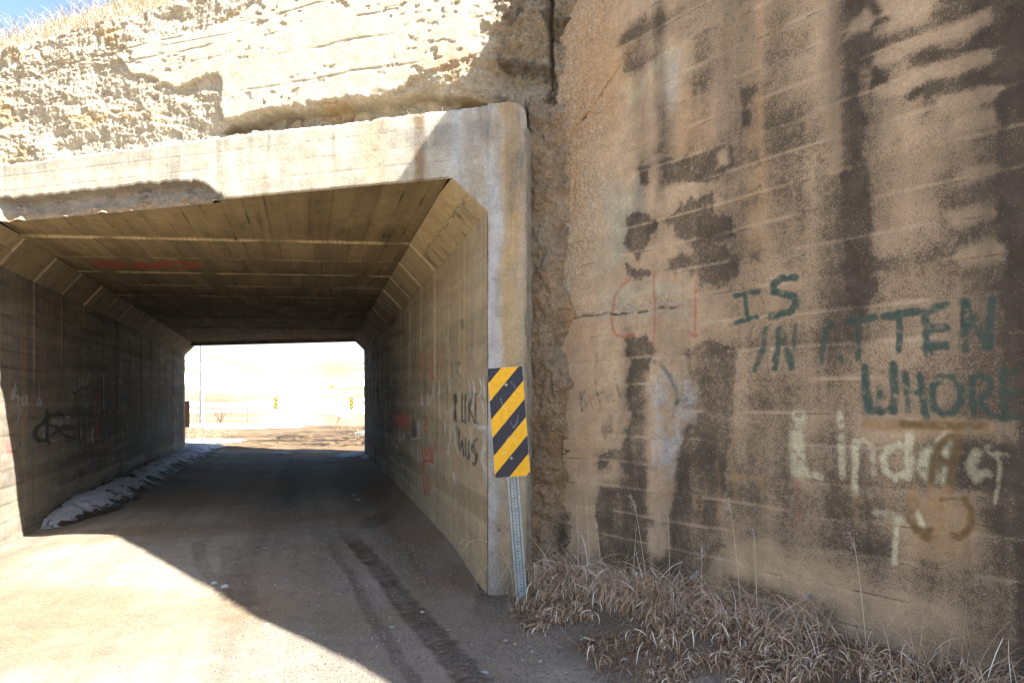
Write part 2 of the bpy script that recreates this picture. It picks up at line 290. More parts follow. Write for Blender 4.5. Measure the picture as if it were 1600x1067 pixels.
WK = [('c',0.054,0.75,[(2.168,1.504),(2.16,1.358),(2.168,1.174)]),('c',0.026,0.7,[(2.168,1.185),(2.224,1.178),(2.302,1.159)]),('c',0.022,0.8,[(2.415,1.523),(2.422,1.465)]),('c',0.022,0.7,[(2.426,1.399),(2.429,1.279),(2.437,1.17)]),('c',0.021,0.8,[(2.501,1.374),(2.505,1.266),(2.501,1.086)]),('c',0.018,0.6,[(2.501,1.356),(2.551,1.387),(2.592,1.357),(2.606,1.203)]),('c',0.021,0.8,[(2.679,1.34),(2.653,1.294),(2.666,1.225),(2.718,1.185),(2.763,1.223)]),('c',0.021,0.7,[(2.686,1.348),(2.735,1.371),(2.776,1.352)]),('c',0.024,0.8,[(2.782,1.488),(2.785,1.353),(2.782,1.2)]),('c',0.04,0.85,[(2.875,1.331),(2.857,1.257),(2.89,1.21)]),('c',0.026,0.9,[(2.943,1.355),(2.958,1.281),(2.964,1.184)]),('c',0.03,0.8,[(2.935,1.394),(2.964,1.428),(2.981,1.396)]),('c',0.028,0.7,[(3.091,1.344),(3.066,1.279),(3.088,1.227),(3.132,1.246)]),('c',0.021,0.7,[(3.145,1.372),(3.185,1.337),(3.206,1.339)]),('c',0.012,0.7,[(3.193,1.338),(3.185,1.189),(3.174,1.111)]),('c',0.017,0.9,[(2.722,0.938),(2.715,0.851),(2.709,0.736)]),('c',0.031,0.6,[(2.619,0.993),(2.702,0.983),(2.782,0.974)]),('c',0.017,0.9,[(2.82,1.019),(2.844,0.962)]),('c',0.013,0.7,[(2.725,0.966),(2.782,0.97)]),('w',0.054,0.28,[(1.058,1.763),(1.209,1.777),(1.321,1.694),(1.396,1.622)]),('w',0.064,0.28,[(1.046,1.306),(1.105,1.263),(1.192,1.199),(1.265,1.136)]),('w',0.059,0.25,[(1.276,1.542),(1.232,1.405),(1.276,1.272)]),('w',0.061,0.22,[(1.076,1.679),(1.034,1.539),(1.022,1.422)]),('w',0.057,0.25,[(1.359,1.72),(1.412,1.609),(1.449,1.543)]),('g',0.023,0.55,[(1.022,1.9),(1.129,1.862),(1.198,1.791),(1.254,1.686),(1.265,1.595)]),('g',0.017,0.5,[(1.276,1.596),(1.353,1.613)]),('g',0.018,0.45,[(1.254,1.577),(1.232,1.496)]),('g',0.017,0.95,[(1.738,2.286),(1.832,2.295),(1.904,2.29)]),('g',0.017,0.95,[(1.809,2.269),(1.813,2.203),(1.818,2.128)]),('g',0.017,0.9,[(1.738,2.111),(1.813,2.125),(1.886,2.134)]),('g',0.024,0.95,[(2.148,2.344),(2.06,2.356),(2.001,2.329),(2.001,2.277),(2.069,2.257),(2.135,2.234),(2.152,2.189),(2.111,2.143),(2.035,2.131),(1.983,2.129)]),('g',0.02,0.8,[(1.949,2.06),(1.931,1.929),(1.877,1.799)]),('g',0.016,0.5,[(1.886,1.92),(1.966,1.923)]),('g',0.024,0.95,[(2.044,2.044),(2.035,1.923),(2.009,1.81)]),('g',0.02,0.85,[(2.06,2.019),(2.094,1.9),(2.119,1.805)]),('g',0.015,0.8,[(2.144,2.067),(2.135,1.936),(2.123,1.805)]),('g',0.018,0.95,[(2.336,2.064),(2.325,1.961),(2.31,1.828)]),('g',0.018,0.9,[(2.333,2.065),(2.378,2.038)]),('g',0.022,0.95,[(2.411,1.853),(2.422,1.83)]),('g',0.022,0.95,[(2.444,2.051),(2.523,2.058),(2.606,2.064)]),('g',0.018,0.85,[(2.519,2.048),(2.519,1.947),(2.519,1.84)]),('g',0.024,0.95,[(2.663,2.062),(2.751,2.067),(2.82,2.074)]),('g',0.017,0.95,[(2.731,2.055),(2.738,1.966),(2.731,1.877)]),('g',0.02,1,[(2.863,2.069),(2.866,1.972),(2.866,1.876)]),('g',0.023,1,[(2.869,2.068),(2.923,2.083),(2.964,2.094)]),('g',0.023,0.95,[(2.881,1.981),(2.958,1.975)]),('g',0.022,1,[(2.875,1.882),(2.958,1.883)]),('k',0.005,1,[(2.866,1.873),(2.866,1.829)]),('k',0.004,1,[(2.89,1.871),(2.89,1.835)]),('g',0.025,1,[(3.041,2.095),(3.047,1.973),(3.041,1.865)]),('g',0.022,0.9,[(3.049,2.053),(3.094,1.963),(3.142,1.872)]),('g',0.021,0.9,[(3.164,2.1),(3.153,1.995),(3.148,1.871)]),('k',0.005,1,[(3.033,2.071),(3.03,1.991),(3.018,1.95)]),('g',0.025,0.9,[(2.558,1.785),(2.561,1.66),(2.578,1.561)]),('g',0.021,0.85,[(2.636,1.673),(2.633,1.607),(2.629,1.548)]),('g',0.018,0.8,[(2.578,1.554),(2.633,1.541),(2.692,1.555)]),('g',0.024,0.9,[(2.705,1.796),(2.712,1.676),(2.705,1.555)]),('g',0.02,0.9,[(2.763,1.746),(2.776,1.651),(2.782,1.556)]),('g',0.02,0.95,[(2.838,1.737),(2.848,1.64),(2.863,1.517)]),('g',0.017,0.9,[(2.776,1.644),(2.844,1.65)]),('g',0.019,0.95,[(2.958,1.734),(3.004,1.713),(3.027,1.655),(3.021,1.59),(2.987,1.542),(2.946,1.531),(2.905,1.564),(2.89,1.623),(2.899,1.683),(2.923,1.721),(2.958,1.734)]),('g',0.016,0.95,[(3.077,1.711),(3.074,1.622),(3.08,1.54)]),('g',0.016,0.9,[(3.077,1.711),(3.11,1.732),(3.145,1.709),(3.153,1.672),(3.137,1.634),(3.105,1.616),(3.077,1.61)]),('g',0.016,0.8,[(3.094,1.609),(3.145,1.544),(3.19,1.523)]),('g',0.019,0.8,[(3.2,1.745),(3.206,1.637),(3.211,1.523)]),('g',0.018,0.75,[(3.206,1.738),(3.267,1.742)]),('g',0.018,0.7,[(3.211,1.637),(3.262,1.645)]),('g',0.018,0.75,[(3.211,1.523),(3.272,1.53)]),('t',0.03,0.9,[(2.571,1.473),(2.782,1.471),(2.964,1.48),(3.132,1.478)]),('b',0.016,0.9,[(2.757,1.481),(2.875,1.477),(3.021,1.475),(3.121,1.481)]),('b',0.016,0.95,[(2.887,1.167),(2.902,1.293),(2.929,1.377),(2.97,1.418),(3.007,1.423)]),('b',0.016,0.95,[(2.917,1.321),(2.952,1.29),(2.981,1.286),(2.998,1.326)]),('b',0.016,0.9,[(3.01,1.413),(3.004,1.326),(2.981,1.234),(2.975,1.152)]),('b',0.02,0.9,[(2.807,1.071),(2.782,0.997),(2.814,0.924),(2.869,0.899),(2.89,0.929)]),('b',0.013,0.85,[(3.044,1.111),(3.077,1.052),(3.066,0.974),(3.021,0.916),(2.987,0.924)]),('t',0.02,0.85,[(2.869,1.058),(2.899,1.075),(2.89,1.16)]),('t',0.026,0.8,[(2.958,1.151),(2.929,1.033),(2.923,0.868)]),('t',0.027,0.7,[(2.798,1.134),(2.807,1.051)]),('b',0.009,0.5,[(2.935,1.099),(3.049,1.118)]),('r',0.02,0.7,[(0.823,2.518),(0.732,2.486),(0.666,2.396),(0.632,2.291),(0.639,2.181),(0.679,2.118),(0.771,2.092),(0.861,2.104)]),('o',0.012,0.45,[(0.899,2.502),(0.886,2.375),(0.88,2.136)]),('r',0.014,0.7,[(1.058,2.545),(1.058,2.378),(1.064,2.228),(1.052,1.982)]),('o',0.014,0.55,[(1.254,2.498),(1.209,2.382),(1.14,2.239),(1.093,2.058)]),('o',0.014,0.5,[(1.254,2.498),(1.31,2.414),(1.321,2.256)]),('o',0.014,0.6,[(1.163,2.246),(1.232,2.275),(1.31,2.275)]),('r',0.014,0.7,[(1.439,2.506),(1.423,2.377),(1.417,2.052)]),('r',0.013,0.5,[(1.417,2.491),(1.542,2.507)]),('o',0.013,0.4,[(1.671,2.323),(1.691,2.237),(1.661,2.143)]),('r',0.014,0.6,[(1.364,2.083),(1.417,2.044),(1.511,2.08)]),('g',0.013,0.45,[(0.282,1.678),(0.297,1.532)]),('g',0.013,0.45,[(0.282,1.668),(0.341,1.683),(0.297,1.626),(0.364,1.584),(0.304,1.522)]),('g',0.013,0.5,[(0.393,1.626),(0.422,1.554)]),('g',0.013,0.45,[(0.465,1.707),(0.514,1.575)]),('g',0.012,0.45,[(0.429,1.646),(0.563,1.675)]),('g',0.012,0.45,[(0.652,1.655),(0.591,1.645),(0.598,1.595),(0.679,1.605)]),('g',0.015,0.5,[(0.672,1.773),(0.719,1.644)]),('g',0.016,0.4,[(0.472,1.982),(0.458,1.738)]),('g',0.015,0.35,[(0.836,1.875),(0.829,1.73),(0.765,1.537),(0.666,1.288)]),('g',0.015,0.3,[(0.458,1.457),(0.472,1.381)]),('w',0.01,0.5,[(0.4,1.122),(0.407,0.994)]),('r',0.015,0.6,[(2.16,1.127),(2.172,1.032),(2.176,0.906)]),('t',0.017,0.55,[(1.719,1.337),(1.691,1.273),(1.719,1.108)]),('t',0.02,0.6,[(1.705,1.107),(1.922,1.118)]),('t',0.025,0.6,[(1.729,1.088),(1.738,0.964)]),('t',0.02,0.6,[(1.922,1.114),(1.935,0.946),(1.966,0.91),(2.044,0.959)]),('t',0.013,0.5,[(1.592,1.204),(1.612,1.035),(1.602,0.779)]),('t',0.017,0.6,[(2.498,1.086),(2.509,0.925)]),('t',0.014,0.6,[(2.533,1.054),(2.516,0.998)]),('t',0.014,0.6,[(2.659,1.19),(2.679,1.036),(2.692,0.899)]),('t',0.01,0.5,[(2.407,1.827),(2.466,1.643),(2.487,1.582)]),('t',0.008,0.8,[(1.402,0.948),(1.48,0.926),(1.47,0.864),(1.407,0.874),(1.402,0.948)]),('t',0.009,0.5,[(1.249,0.683),(1.276,0.62),(1.243,0.538)]),('r',0.018,0.35,[(2.592,2.266),(2.602,2.223)]),('t',0.013,0.5,[(1.491,1.045),(1.511,1.004),(1.501,0.946)]),('c',0.007,0.4,[(2.585,1.113),(2.606,1.097),(2.585,1.077),(2.568,1.1),(2.585,1.113)])]
RK = [('k',0.023,0.85,[(6.911,1.658),(6.879,1.594)]),('k',0.013,0.7,[(6.911,1.613),(6.879,1.452)]),('k',0.022,0.8,[(6.911,1.483),(6.879,1.419)]),('k',0.01,0.8,[(6.576,1.68),(6.576,1.409)]),('k',0.012,0.7,[(6.576,1.409),(6.407,1.402)]),('k',0.011,0.75,[(6.434,1.666),(6.434,1.431)]),('k',0.013,0.7,[(6.272,1.676),(6.272,1.418)]),('k',0.009,0.7,[(6.093,1.674),(6.246,1.536),(6.068,1.412)]),('k',0.009,0.75,[(6.019,1.673),(6.019,1.403)]),('k',0.008,0.6,[(6.019,1.673),(5.901,1.677)]),('k',0.009,0.6,[(6.019,1.538),(5.924,1.539)]),('k',0.01,0.6,[(6.019,1.408),(5.901,1.406)]),('k',0.026,0.5,[(6.816,1.338),(6.754,1.29)]),('k',0.01,0.8,[(6.694,1.318),(6.724,1.203),(6.754,1.1)]),('k',0.01,0.8,[(6.694,1.104),(6.576,1.224),(6.49,1.083)]),('k',0.01,0.7,[(6.434,1.256),(6.407,1.102),(6.325,1.072)]),('k',0.01,0.7,[(6.299,1.228),(6.272,1.077)]),('k',0.01,0.75,[(6.118,1.25),(6.169,1.166),(5.995,1.122),(6.019,1.053),(6.169,1.039)]),('k',0.009,0.7,[(5.948,1.271),(6.093,1.24),(6.093,1.183),(5.971,1.158),(5.971,1.091),(6.068,1.037)]),('r',0.014,0.75,[(9.155,2.252),(9.155,1.986)]),('r',0.011,0.7,[(9.1,2.248),(8.936,2.228)]),('r',0.012,0.75,[(8.779,2.234),(8.831,1.906)]),('r',0.012,0.75,[(8.627,2.174),(8.432,2.161),(8.528,2.016),(8.385,1.875)]),('r',0.012,0.75,[(8.156,2.15),(8.291,2.043),(8.291,1.888),(8.068,1.865)]),('r',0.011,0.75,[(7.774,2.197),(7.855,2.056),(7.733,2.013),(7.774,1.87),(7.939,1.86)]),('r',0.013,0.75,[(8.99,1.406),(8.677,1.397),(8.727,1.314),(8.936,1.223),(8.627,1.204)]),('r',0.012,0.7,[(9.044,1.286),(8.627,1.317)]),('r',0.017,0.9,[(9.1,1.003),(8.936,0.821),(8.99,0.665)]),('r',0.016,0.9,[(8.883,0.992),(8.727,0.905),(8.432,1.047),(8.385,0.869)]),('r',0.016,0.85,[(8.936,0.838),(8.246,0.866),(8.291,1.033)]),('r',0.014,0.8,[(9.155,0.648),(8.936,0.804),(8.338,0.889),(8.2,0.87)]),('r',0.016,0.85,[(8.99,0.606),(8.883,0.393),(8.627,0.525),(8.727,0.635)]),('r',0.016,0.85,[(8.577,0.651),(8.432,0.581),(8.577,0.434)]),('r',0.015,0.7,[(9.155,0.733),(8.936,0.67),(8.936,0.637)]),('r',0.011,0.6,[(8.024,1.224),(7.814,1.234)]),('r',0.011,0.5,[(8.779,1.575),(8.831,1.41)]),('r',0.121,0.75,[(11.218,1.306),(10.734,1.298)]),('r',0.086,0.7,[(12.432,1.309),(11.476,1.267)]),('r',0.057,0.5,[(12.75,1.504),(12.129,1.452)]),('k',0.074,0.6,[(9.882,1.257),(9.817,1.131)]),('w',0.009,0.7,[(9.445,1.308),(9.385,1.099),(10.082,1.043)]),('w',0.008,0.55,[(6.272,1.77),(6.22,1.699),(6.299,1.612)]),('w',0.008,0.55,[(6.093,1.777),(6.044,1.685),(6.143,1.525)]),('w',0.007,0.6,[(5.854,1.792),(5.786,1.719),(5.854,1.638)]),('w',0.007,0.6,[(5.72,1.798),(5.698,1.637)]),('w',0.006,0.55,[(5.591,1.804),(5.55,1.662),(5.571,1.532)]),('w',0.008,0.5,[(5.809,1.611),(5.698,1.509)]),('w',0.016,0.4,[(6.044,1.39),(5.854,1.375),(5.634,1.384),(5.469,1.277)]),('w',0.016,0.35,[(5.742,1.207),(5.809,1.094),(5.591,1.008),(5.676,0.892)]),('w',0.015,0.35,[(6.22,1.349),(6.169,1.236)]),('w',0.027,0.25,[(5.854,1.529),(5.742,1.261),(5.72,0.994)]),('w',0.032,0.2,[(5.634,1.743),(5.634,1.215)]),('g',0.019,0.5,[(6.605,2.386),(6.547,2.306)]),('g',0.014,0.4,[(7.142,2.35),(7.211,2.188)]),('g',0.01,0.6,[(7.108,2.013),(7.074,1.845)]),('g',0.009,0.6,[(6.879,1.98),(6.694,1.983),(6.816,1.9),(6.664,1.819)]),('g',0.01,0.5,[(7.317,1.785),(7.317,1.511)]),('g',0.012,0.5,[(6.694,1.769),(6.664,1.731)]),('g',0.038,0.2,[(6.785,2.408),(6.879,2.225)]),('w',0.021,0.35,[(7.897,1.637),(7.733,1.433)]),('o',0.019,0.5,[(6.754,1.106),(6.694,0.891)]),('o',0.015,0.4,[(6.576,0.719),(6.576,0.595)]),('r',0.011,0.4,[(6.044,1.628),(6.019,1.583)]),('c',0.019,0.35,[(6.879,1.194),(6.754,1.1)]),('r',0.027,0.5,[(14.48,1.424),(14.205,1.161)]),('w',0.025,0.4,[(13.201,1.687),(13.201,1.439)])]
LK = [('k',0.034,0.8,[(9.834,1.434),(9.411,1.397),(9.164,1.299),(8.953,1.256),(8.885,1.159),(9.023,1.084),(9.311,1.068)]),('k',0.022,0.8,[(9.335,1.486),(9.36,1.047)]),('k',0.028,0.75,[(9.462,1.414),(9.946,1.404)]),('k',0.03,0.7,[(10.002,1.403),(10.545,1.373)]),('k',0.029,0.7,[(9.462,1.272),(9.834,1.222),(10.177,1.247),(10.545,1.195)]),('k',0.028,0.7,[(9.513,1.127),(9.834,1.185),(10.177,1.075),(10.545,1.037)]),('k',0.02,0.8,[(10.545,1.511),(10.739,1.469),(10.805,0.962)]),('k',0.022,0.7,[(9.462,1.041),(9.462,1.006)]),('w',0.011,0.45,[(9.565,1.34),(9.618,1.285),(9.725,1.336)]),('w',0.011,0.45,[(9.889,1.35),(9.889,1.257)]),('w',0.011,0.45,[(10.118,1.363),(10.297,1.378),(10.177,1.266),(10.358,1.26)]),('w',0.014,0.4,[(9.513,1.056),(9.834,1.056)]),('w',0.011,0.4,[(10.06,1.138),(10.237,1.149),(10.419,1.102)]),('w',0.01,0.5,[(10.609,1.888),(10.513,1.827),(10.609,1.769),(10.739,1.811)]),('w',0.01,0.5,[(10.805,1.954),(10.805,1.813)]),('w',0.01,0.5,[(10.941,1.979),(10.941,1.836)]),('w',0.011,0.5,[(11.079,2.005),(11.079,1.86),(11.221,1.884),(11.221,2.031)]),('w',0.011,0.5,[(11.367,2.079),(11.367,1.909)]),('k',0.02,0.7,[(10.419,1.746),(10.609,1.729),(10.805,1.772)]),('k',0.02,0.6,[(10.609,1.729),(10.641,1.55)]),('k',0.031,0.5,[(11.009,1.466),(11.079,0.946)]),('r',0.034,0.7,[(11.868,1.745),(11.949,1.656)]),('r',0.02,0.6,[(11.828,1.7),(11.593,1.459),(11.631,1.349)]),('r',0.02,0.6,[(11.99,1.679),(12.073,1.453)]),('r',0.033,0.5,[(11.828,1.367),(11.868,0.899)]),('r',0.023,0.5,[(11.631,1.295),(11.748,1.105)]),('r',0.017,0.45,[(9.164,1.763),(9.164,1.643)]),('r',0.017,0.45,[(8.863,1.492),(8.885,1.392)]),('r',0.019,0.5,[(10.177,0.904),(10.237,0.756)]),('r',0.013,0.4,[(9.069,0.98),(9.023,0.856)]),('r',0.016,0.4,[(8.179,1.309),(8.256,1.113)]),('g',0.033,0.35,[(8.456,1.893),(8.796,1.823)]),('k',0.011,0.5,[(8.538,1.704),(9.023,1.744),(9.513,1.832),(9.917,1.823)]),('t',0.036,0.35,[(9.618,2.042),(9.618,1.483)]),('t',0.045,0.3,[(9.618,1.032),(9.565,0.677)]),('w',0.011,0.45,[(8.295,1.577),(8.415,1.497),(8.335,1.342)]),('g',0.015,0.4,[(7.849,2.093),(7.867,1.652)]),('w',0.014,0.5,[(12.242,2.082),(12.242,1.451)]),('w',0.013,0.6,[(13.415,2.04),(13.466,1.941)]),('w',0.019,0.35,[(13.571,2.707),(13.571,1.943)]),('w',0.066,0.25,[(13.064,0.706),(14.118,0.766)]),('w',0.061,0.25,[(16.062,1.404),(16.286,0.791)]),('w',0.045,0.3,[(11.367,0.609),(12.157,0.597)]),('t',0.035,0.4,[(15.158,2.126),(15.158,1.273)]),('k',0.106,0.4,[(12.594,1.21),(14.118,1.296)]),('k',0.158,0.35,[(14.118,1.693),(16.835,1.395)])]
CK = [('r',0.075,1.0,[(-5.597,9.188),(-5.392,9.104),(-5.398,9.231),(-5.464,9.496),(-5.589,9.496),(-5.659,9.406),(-5.597,9.188)]),('r',0.075,1.0,[(-5.331,9.146),(-5.309,9.317),(-5.279,9.451),(-5.222,9.541)]),('r',0.075,1.0,[(-5.233,9.496),(-5.018,9.231),(-4.989,9.274),(-5.073,9.496),(-5.043,9.541)]),('r',0.075,1.0,[(-5.06,9.406),(-4.848,9.406)]),('r',0.075,1.0,[(-4.758,9.231),(-4.824,9.496)]),('r',0.075,1.0,[(-4.741,9.231),(-4.457,9.146),(-4.326,9.231),(-4.317,9.361),(-4.561,9.541),(-4.757,9.541)])]
SLAB = [(-3.983,5.065),(-3.888,4.988),(-3.786,4.885),(-3.514,4.793),(-3.377,4.719),(-3.271,4.668),(-3.063,4.717),(-2.916,4.754),(-2.756,4.752),(-2.727,4.607),(-2.741,4.426),(-2.713,4.282),(-2.485,4.317),(-2.137,4.338),(-1.8,4.346),(-1.279,4.342),(-0.965,4.327),(-0.781,4.463),(-0.421,4.516),(-0.073,4.59),(0.153,4.683),(0.32,4.793),(0.484,5.564),(-2.345,6.094),(-2.379,5.348),(-2.627,5.234),(-3.063,5.176),(-3.514,5.19),(-3.825,5.184)]
CREV = [(-2.77,4.184),(-2.684,4.266),(-2.45,4.253),(-2.206,4.334),(-1.8,4.299),(-1.471,4.319),(-1.089,4.32),(-0.72,4.343),(-0.421,4.251),(-0.073,4.154),(-0.016,4.072),(-0.421,4.118),(-0.781,4.114),(-1.279,4.124),(-1.8,4.134),(-2.206,4.166),(-2.734,4.168)]
STONES = [(-2.557,5.867,0.06),(-2.419,5.748,0.07),(-2.43,10.805,0.091),(-2.635,11.381,0.064),(-2.621,7.265,0.041),(-1.77,4.906,0.046),(-2.02,5.827,0.027),(-0.857,4.864,0.041),(-0.683,5.205,0.039),(-0.162,4.017,0.053),(0.021,4.481,0.042),(0.13,4.322,0.028),(0.107,4.411,0.029),(-0.043,4.553,0.038),(-0.447,4.769,0.036),(0.174,4.134,0.031),(0.67,4.017,0.041)]
def wing_top(t): return np.interp(t, [0, .8, 1.7, 1.95, 4.63, 5.8, 9.5], [5.62, 5.63, 5.80, 5.84, 5.18, 4.60, 4.0])
def build_wing():
    t = np.concatenate([np.arange(-.04, 3.45, .009), np.arange(3.45, 9.51, .05)])
    h = np.concatenate([np.arange(-.3, 4.6, .009), np.arange(4.6, 6.06, .04)])
    T, H = np.meshgrid(t, h, indexing='ij')
    top = wing_top(T); H2 = np.where(H > 4.5, 4.5+(H-4.5)*(top-4.5)/(h[-1]-4.5), H)
    H = H2
    wu = T+fbm(T, H, 4, 4, 41)*.05+fbm(T, H, 22, 3, 42)*.022; wv = H+fbm(T, H, 4, 4, 43)*.06+fbm(T, H, 22, 3, 44)*.025
    # form boards 0.197 m high
    fr0 = (H+fbm(T, H, .8, 2, 5)*.015-1.33)/.197; bi = np.floor(fr0); fr = fr0-bi
    bt = _h(bi, bi*0, 77)
    base = np.empty(T.shape+(3,)); base[:] = (.445, .330, .222)
    base *= (.93+.14*bt)[..., None]
    base *= (1+.10*fbm(T, H, 1.1, 4, 8)+.06*fbm(T*1, H*6, 1.2, 3, 9))[..., None]
    pk = ss(-.1, .5, fbm(T, H, .9, 3, 21))[..., None]; base = base*(1-.35*pk)+np.array([.37, .27, .20])*.35*pk
    for colr, soft, v, poly in WT:
        a = v*ss(-soft*1.3, soft, sdf(wu, wv, poly))*ss(-.7, .35, fbm(T*2, H*.7, 1.6, 4, int(v*100)+int(soft*900))); base = base*(1-a)[..., None]+np.array(colr)*a[..., None]
    # pale dust just under each board line, on the right half
    lf = ss(.80, 1.0, fr)*ss(1.0, 2.0, T)*.16*ss(-.3, .3, fbm(T, H, 1.2, 3, 39)); base = base*(1-lf)[..., None]+np.array([.50, .42, .33])*lf[..., None]
    st = np.full(T.shape, .06)
    for v, soft, poly in WS:
        vv = v*.80 if v < .7 else (v*.78 if v < 1 else .76)
        sd_ = sdf(wu, wv, poly); st = np.maximum(st, np.maximum(vv*ss(-soft*1.25, soft*.45, sd_), (.42 if v >= .7 else .34)*vv*ss(-.20, 0, sd_)))
    mid = ss(.72, .60, st)*ss(.10, .30, st)
    st = st+mid*(.17*(.5-fr)*ss(-.5, .3, fbm(T, H, .8, 2, 34)+.2)+.34*fbm(T, H*1.3, 1.8, 5, 31)+.12*fbm(T*5, H*.6, 1.4, 3, 57))
    st = st-ss(.66, .8, st)*(.05-.30*fbm(T, H, 3.5, 4, 35)-.12*fbm(T*6, H*.5, 1.5, 3, 37))+.19*ss(1.0, 1.7, T+.2*fbm(T, H, 1, 3, 38))*ss(.5, .1, st)+.25*ss(2.9, 3.25, T)*ss(3.3, 4.5, H)*0
    st = st+.10*fbm(T*3, H*.3, 2, 3, 33)*ss(.5, 1.5, T)+.08*fbm(T, H, 1.1, 4, 36)
    # soft rain-washed vertical bands
    wa = np.zeros(T.shape)
    for (tc, tw, h0, h1, v) in ((2.47, .13, 1.9, 6, .62), (2.62, .10, 2.6, 6, .35), (1.75, .16, 2.3, 6, .38), (2.05, .10, 2.7, 6, .25), (3.25, .30, 0, 6, .62), (.78, .07, .7, 2.2, .35), (1.22, .12, .6, 2.3, .38), (.95, .07, 3.0, 4.2, .40), (1.13, .06, 3.0, 5.0, .35), (2.9, .14, .5, 1.7, .25), (1.9, .4, .7, 1.6, .22), (2.5, .35, .6, 1.4, .20), (1.55, .08, 2.2, 3.4, .18), (3.6, .3, 0, 6, .8)):
        lean = .035*(H-2.0)*-1
        k = ss(tw*1.6, tw*.2, np.abs(T-tc-lean*.3+.05*fbm(T*0+tc, H, 1.3, 3, 46)))*ss(h0-.4, h0+.25, H+.15*fbm(T, H, 2, 2, 47))*ss(h1+.3, h1-.4, H)
        wa = np.maximum(wa, v*k*(1+.5*fbm(T*7, H*.5, 1.3, 4, 48)))
    wa = np.clip(wa+.14*ss(0, .5, fbm(T*5, H*.35, 1., 4, 49))*ss(.3, 1.2, T), 0, .95)
    st = st+.28*wa
    for v, soft, poly in WH:
        st = st*(1-v*ss(-soft*1.6, soft*.6, sdf((wu+2*T)/3, (wv+2*H)/3, poly)+.016*fbm(T*1.5, H*3, 6, 4, 97)))
    e1 = fr*.197; br = ss(-.25, .25, fbm(T*1.3, np.floor(fr0)*3.7, 1.4, 3, 91)); br2 = ss(-.1, .3, fbm(T*1.7, np.floor(fr0)*5.1+9, 1.6, 3, 92))
    li = ss(.024, .006, e1+.006*fbm(T, H, 9, 3, 93))*br*(.035+.065*ss(1.0, 2.2, T)); base = base*(1-li)[..., None]+np.array([.52, .45, .36])*li[..., None]
    st = np.maximum(st-ss(.03, .008, e1)*br*.28, 0); st = np.maximum(st, .60*ss(.009, .002, .197-e1)*br2)
    # rough pebbly concrete near the seam and over the cold joint
    agg = ss(.85, .30, T+fbm(T, H, 2, 4, 61)*.25-(H-3.4)*.10)*ss(2.2, 3.0, H+.5*(.5-T))*1.0
    agg = np.maximum(agg, .35*ss(.1, .5, fbm(T, H, 1.5, 3, 62)))
    jy = 2.30+fbm(T, T*0, 3, 5, 63)*.035-.03*T
    jd = H-jy; jm = ss(1.45, 1.15, T+.1*fbm(T, H, 5, 2, 83))
    agg = np.maximum(agg, .9*ss(.10, .02, np.abs(jd-.03))*jm*ss(-.2, .3, fbm(T, H, 3, 2, 64)+.2))
    jb = ss(-.35, .1, fbm(T*2, T*0, 5, 3, 84)); st = np.maximum(st, jm*.78*ss(.010+.012*jb, .0, np.abs(jd))*(.5+.5*jb))
    # displacement (towards road +)
    D = fbm(T, H, 1.2, 3, 71)*.006+fbm(T, H, 14, 4, 72)*.0022
    D += (bt-.5)*.004 - .004*ss(.05, 0, np.minimum(fr, 1-fr))*ss(.2, .7, fbm(T, H, .9, 2, 73)+.5)
    D += agg*fbm(T, H, 26, 4, 74)*.011
    D -= jm*(.012*ss(.016, 0, np.abs(jd)) + .010*ss(0, .05, jd)*ss(.12, .05, jd))
    # oblique old pour line in the upper left, with chipped lip
    ly = 3.82+(T-.2)*.66; od = H-ly-fbm(T, H, 4, 5, 75)*.045; om = ss(.08, .16, T)*ss(.98, .8, T)
    D += om*(.010*ss(-.004, .006, od)-.012*ss(.012, 0, np.abs(od))); st = np.maximum(st, om*.66*ss(.014, .0, np.abs(od))*ss(-.4, .2, fbm(T, H, 6, 3, 85)))
    D += .015*ss(.08, 0, T)*fbm(T, H, 9, 3, 76)
    st = np.maximum(st, .8*ss(.035, 0, T+fbm(T, H, 8, 3, 77)*.02))
    for cx, cy, rr in ((1.95, 3.16, .012), (2.33, 2.47, .014), (.66, 2.9, .01), (2.73, 3.0, .012)):
        D -= .012*ss(rr*1.4, rr*.4, np.hypot(T-cx, H-cy))
    for cx, cy, sx, sy, v in ((1.12, 1.66, .10, .16, .55), (1.16, 1.22, .11, .16, .75), (1.36, 1.58, .10, .16, .5), (1.28, 1.36, .07, .16, .45), (1.10, 1.42, .05, .12, .4)):
        q = v*np.clip(1.1-np.hypot((T-cx)/sx, (H-cy)/sy)+.9*fbm(T, H, 11, 4, 95), 0, 1); q = np.clip(q, 0, .8); base = base*(1-q)[..., None]+np.array([.46, .48, .50])*q[..., None]; st = st*(1-.7*q)
    pt = paint(T, H, [(c_, h_*(1.3 if c_ in 'b' else 1.1 if c_ == 't' else 1), min(1, a_*(1.5 if c_ == 'b' else .8 if c_ in 'ro' else 1)), p_) for c_, h_, a_, p_ in WK], aspect=1.0)
    # paint has flaked off the pits
    pt[..., 3] *= np.clip(1.08-.5*ss(.0, .5, fbm(T, H, 26, 3, 81))-.30*ss(.05, .5, fbm(T, H, 4.5, 4, 82)), 0, 1)
    X = WP[0]+WD[0]*T+WN[0]*D; Y = WP[1]+WD[1]*T+WN[1]*D
    root = empty('wing_wall', (float(WP[0]+WD[0]*3), float(WP[1]+WD[1]*3), 0))
    tag(root, 'tall tan concrete wing wall with black lichen streaks and faded graffiti, right of the underpass', 'wall')
    grid('wall_face', X, Y, H, M_WING, root, {'base': base, 'stain': np.stack([st, agg, wa], -1), 'paint': pt}, flip=True)
    # body: back, top and end of the wall, 0.3 m thick
    mb = MB(); tt = np.linspace(-.04, 9.5, 24); th = .32
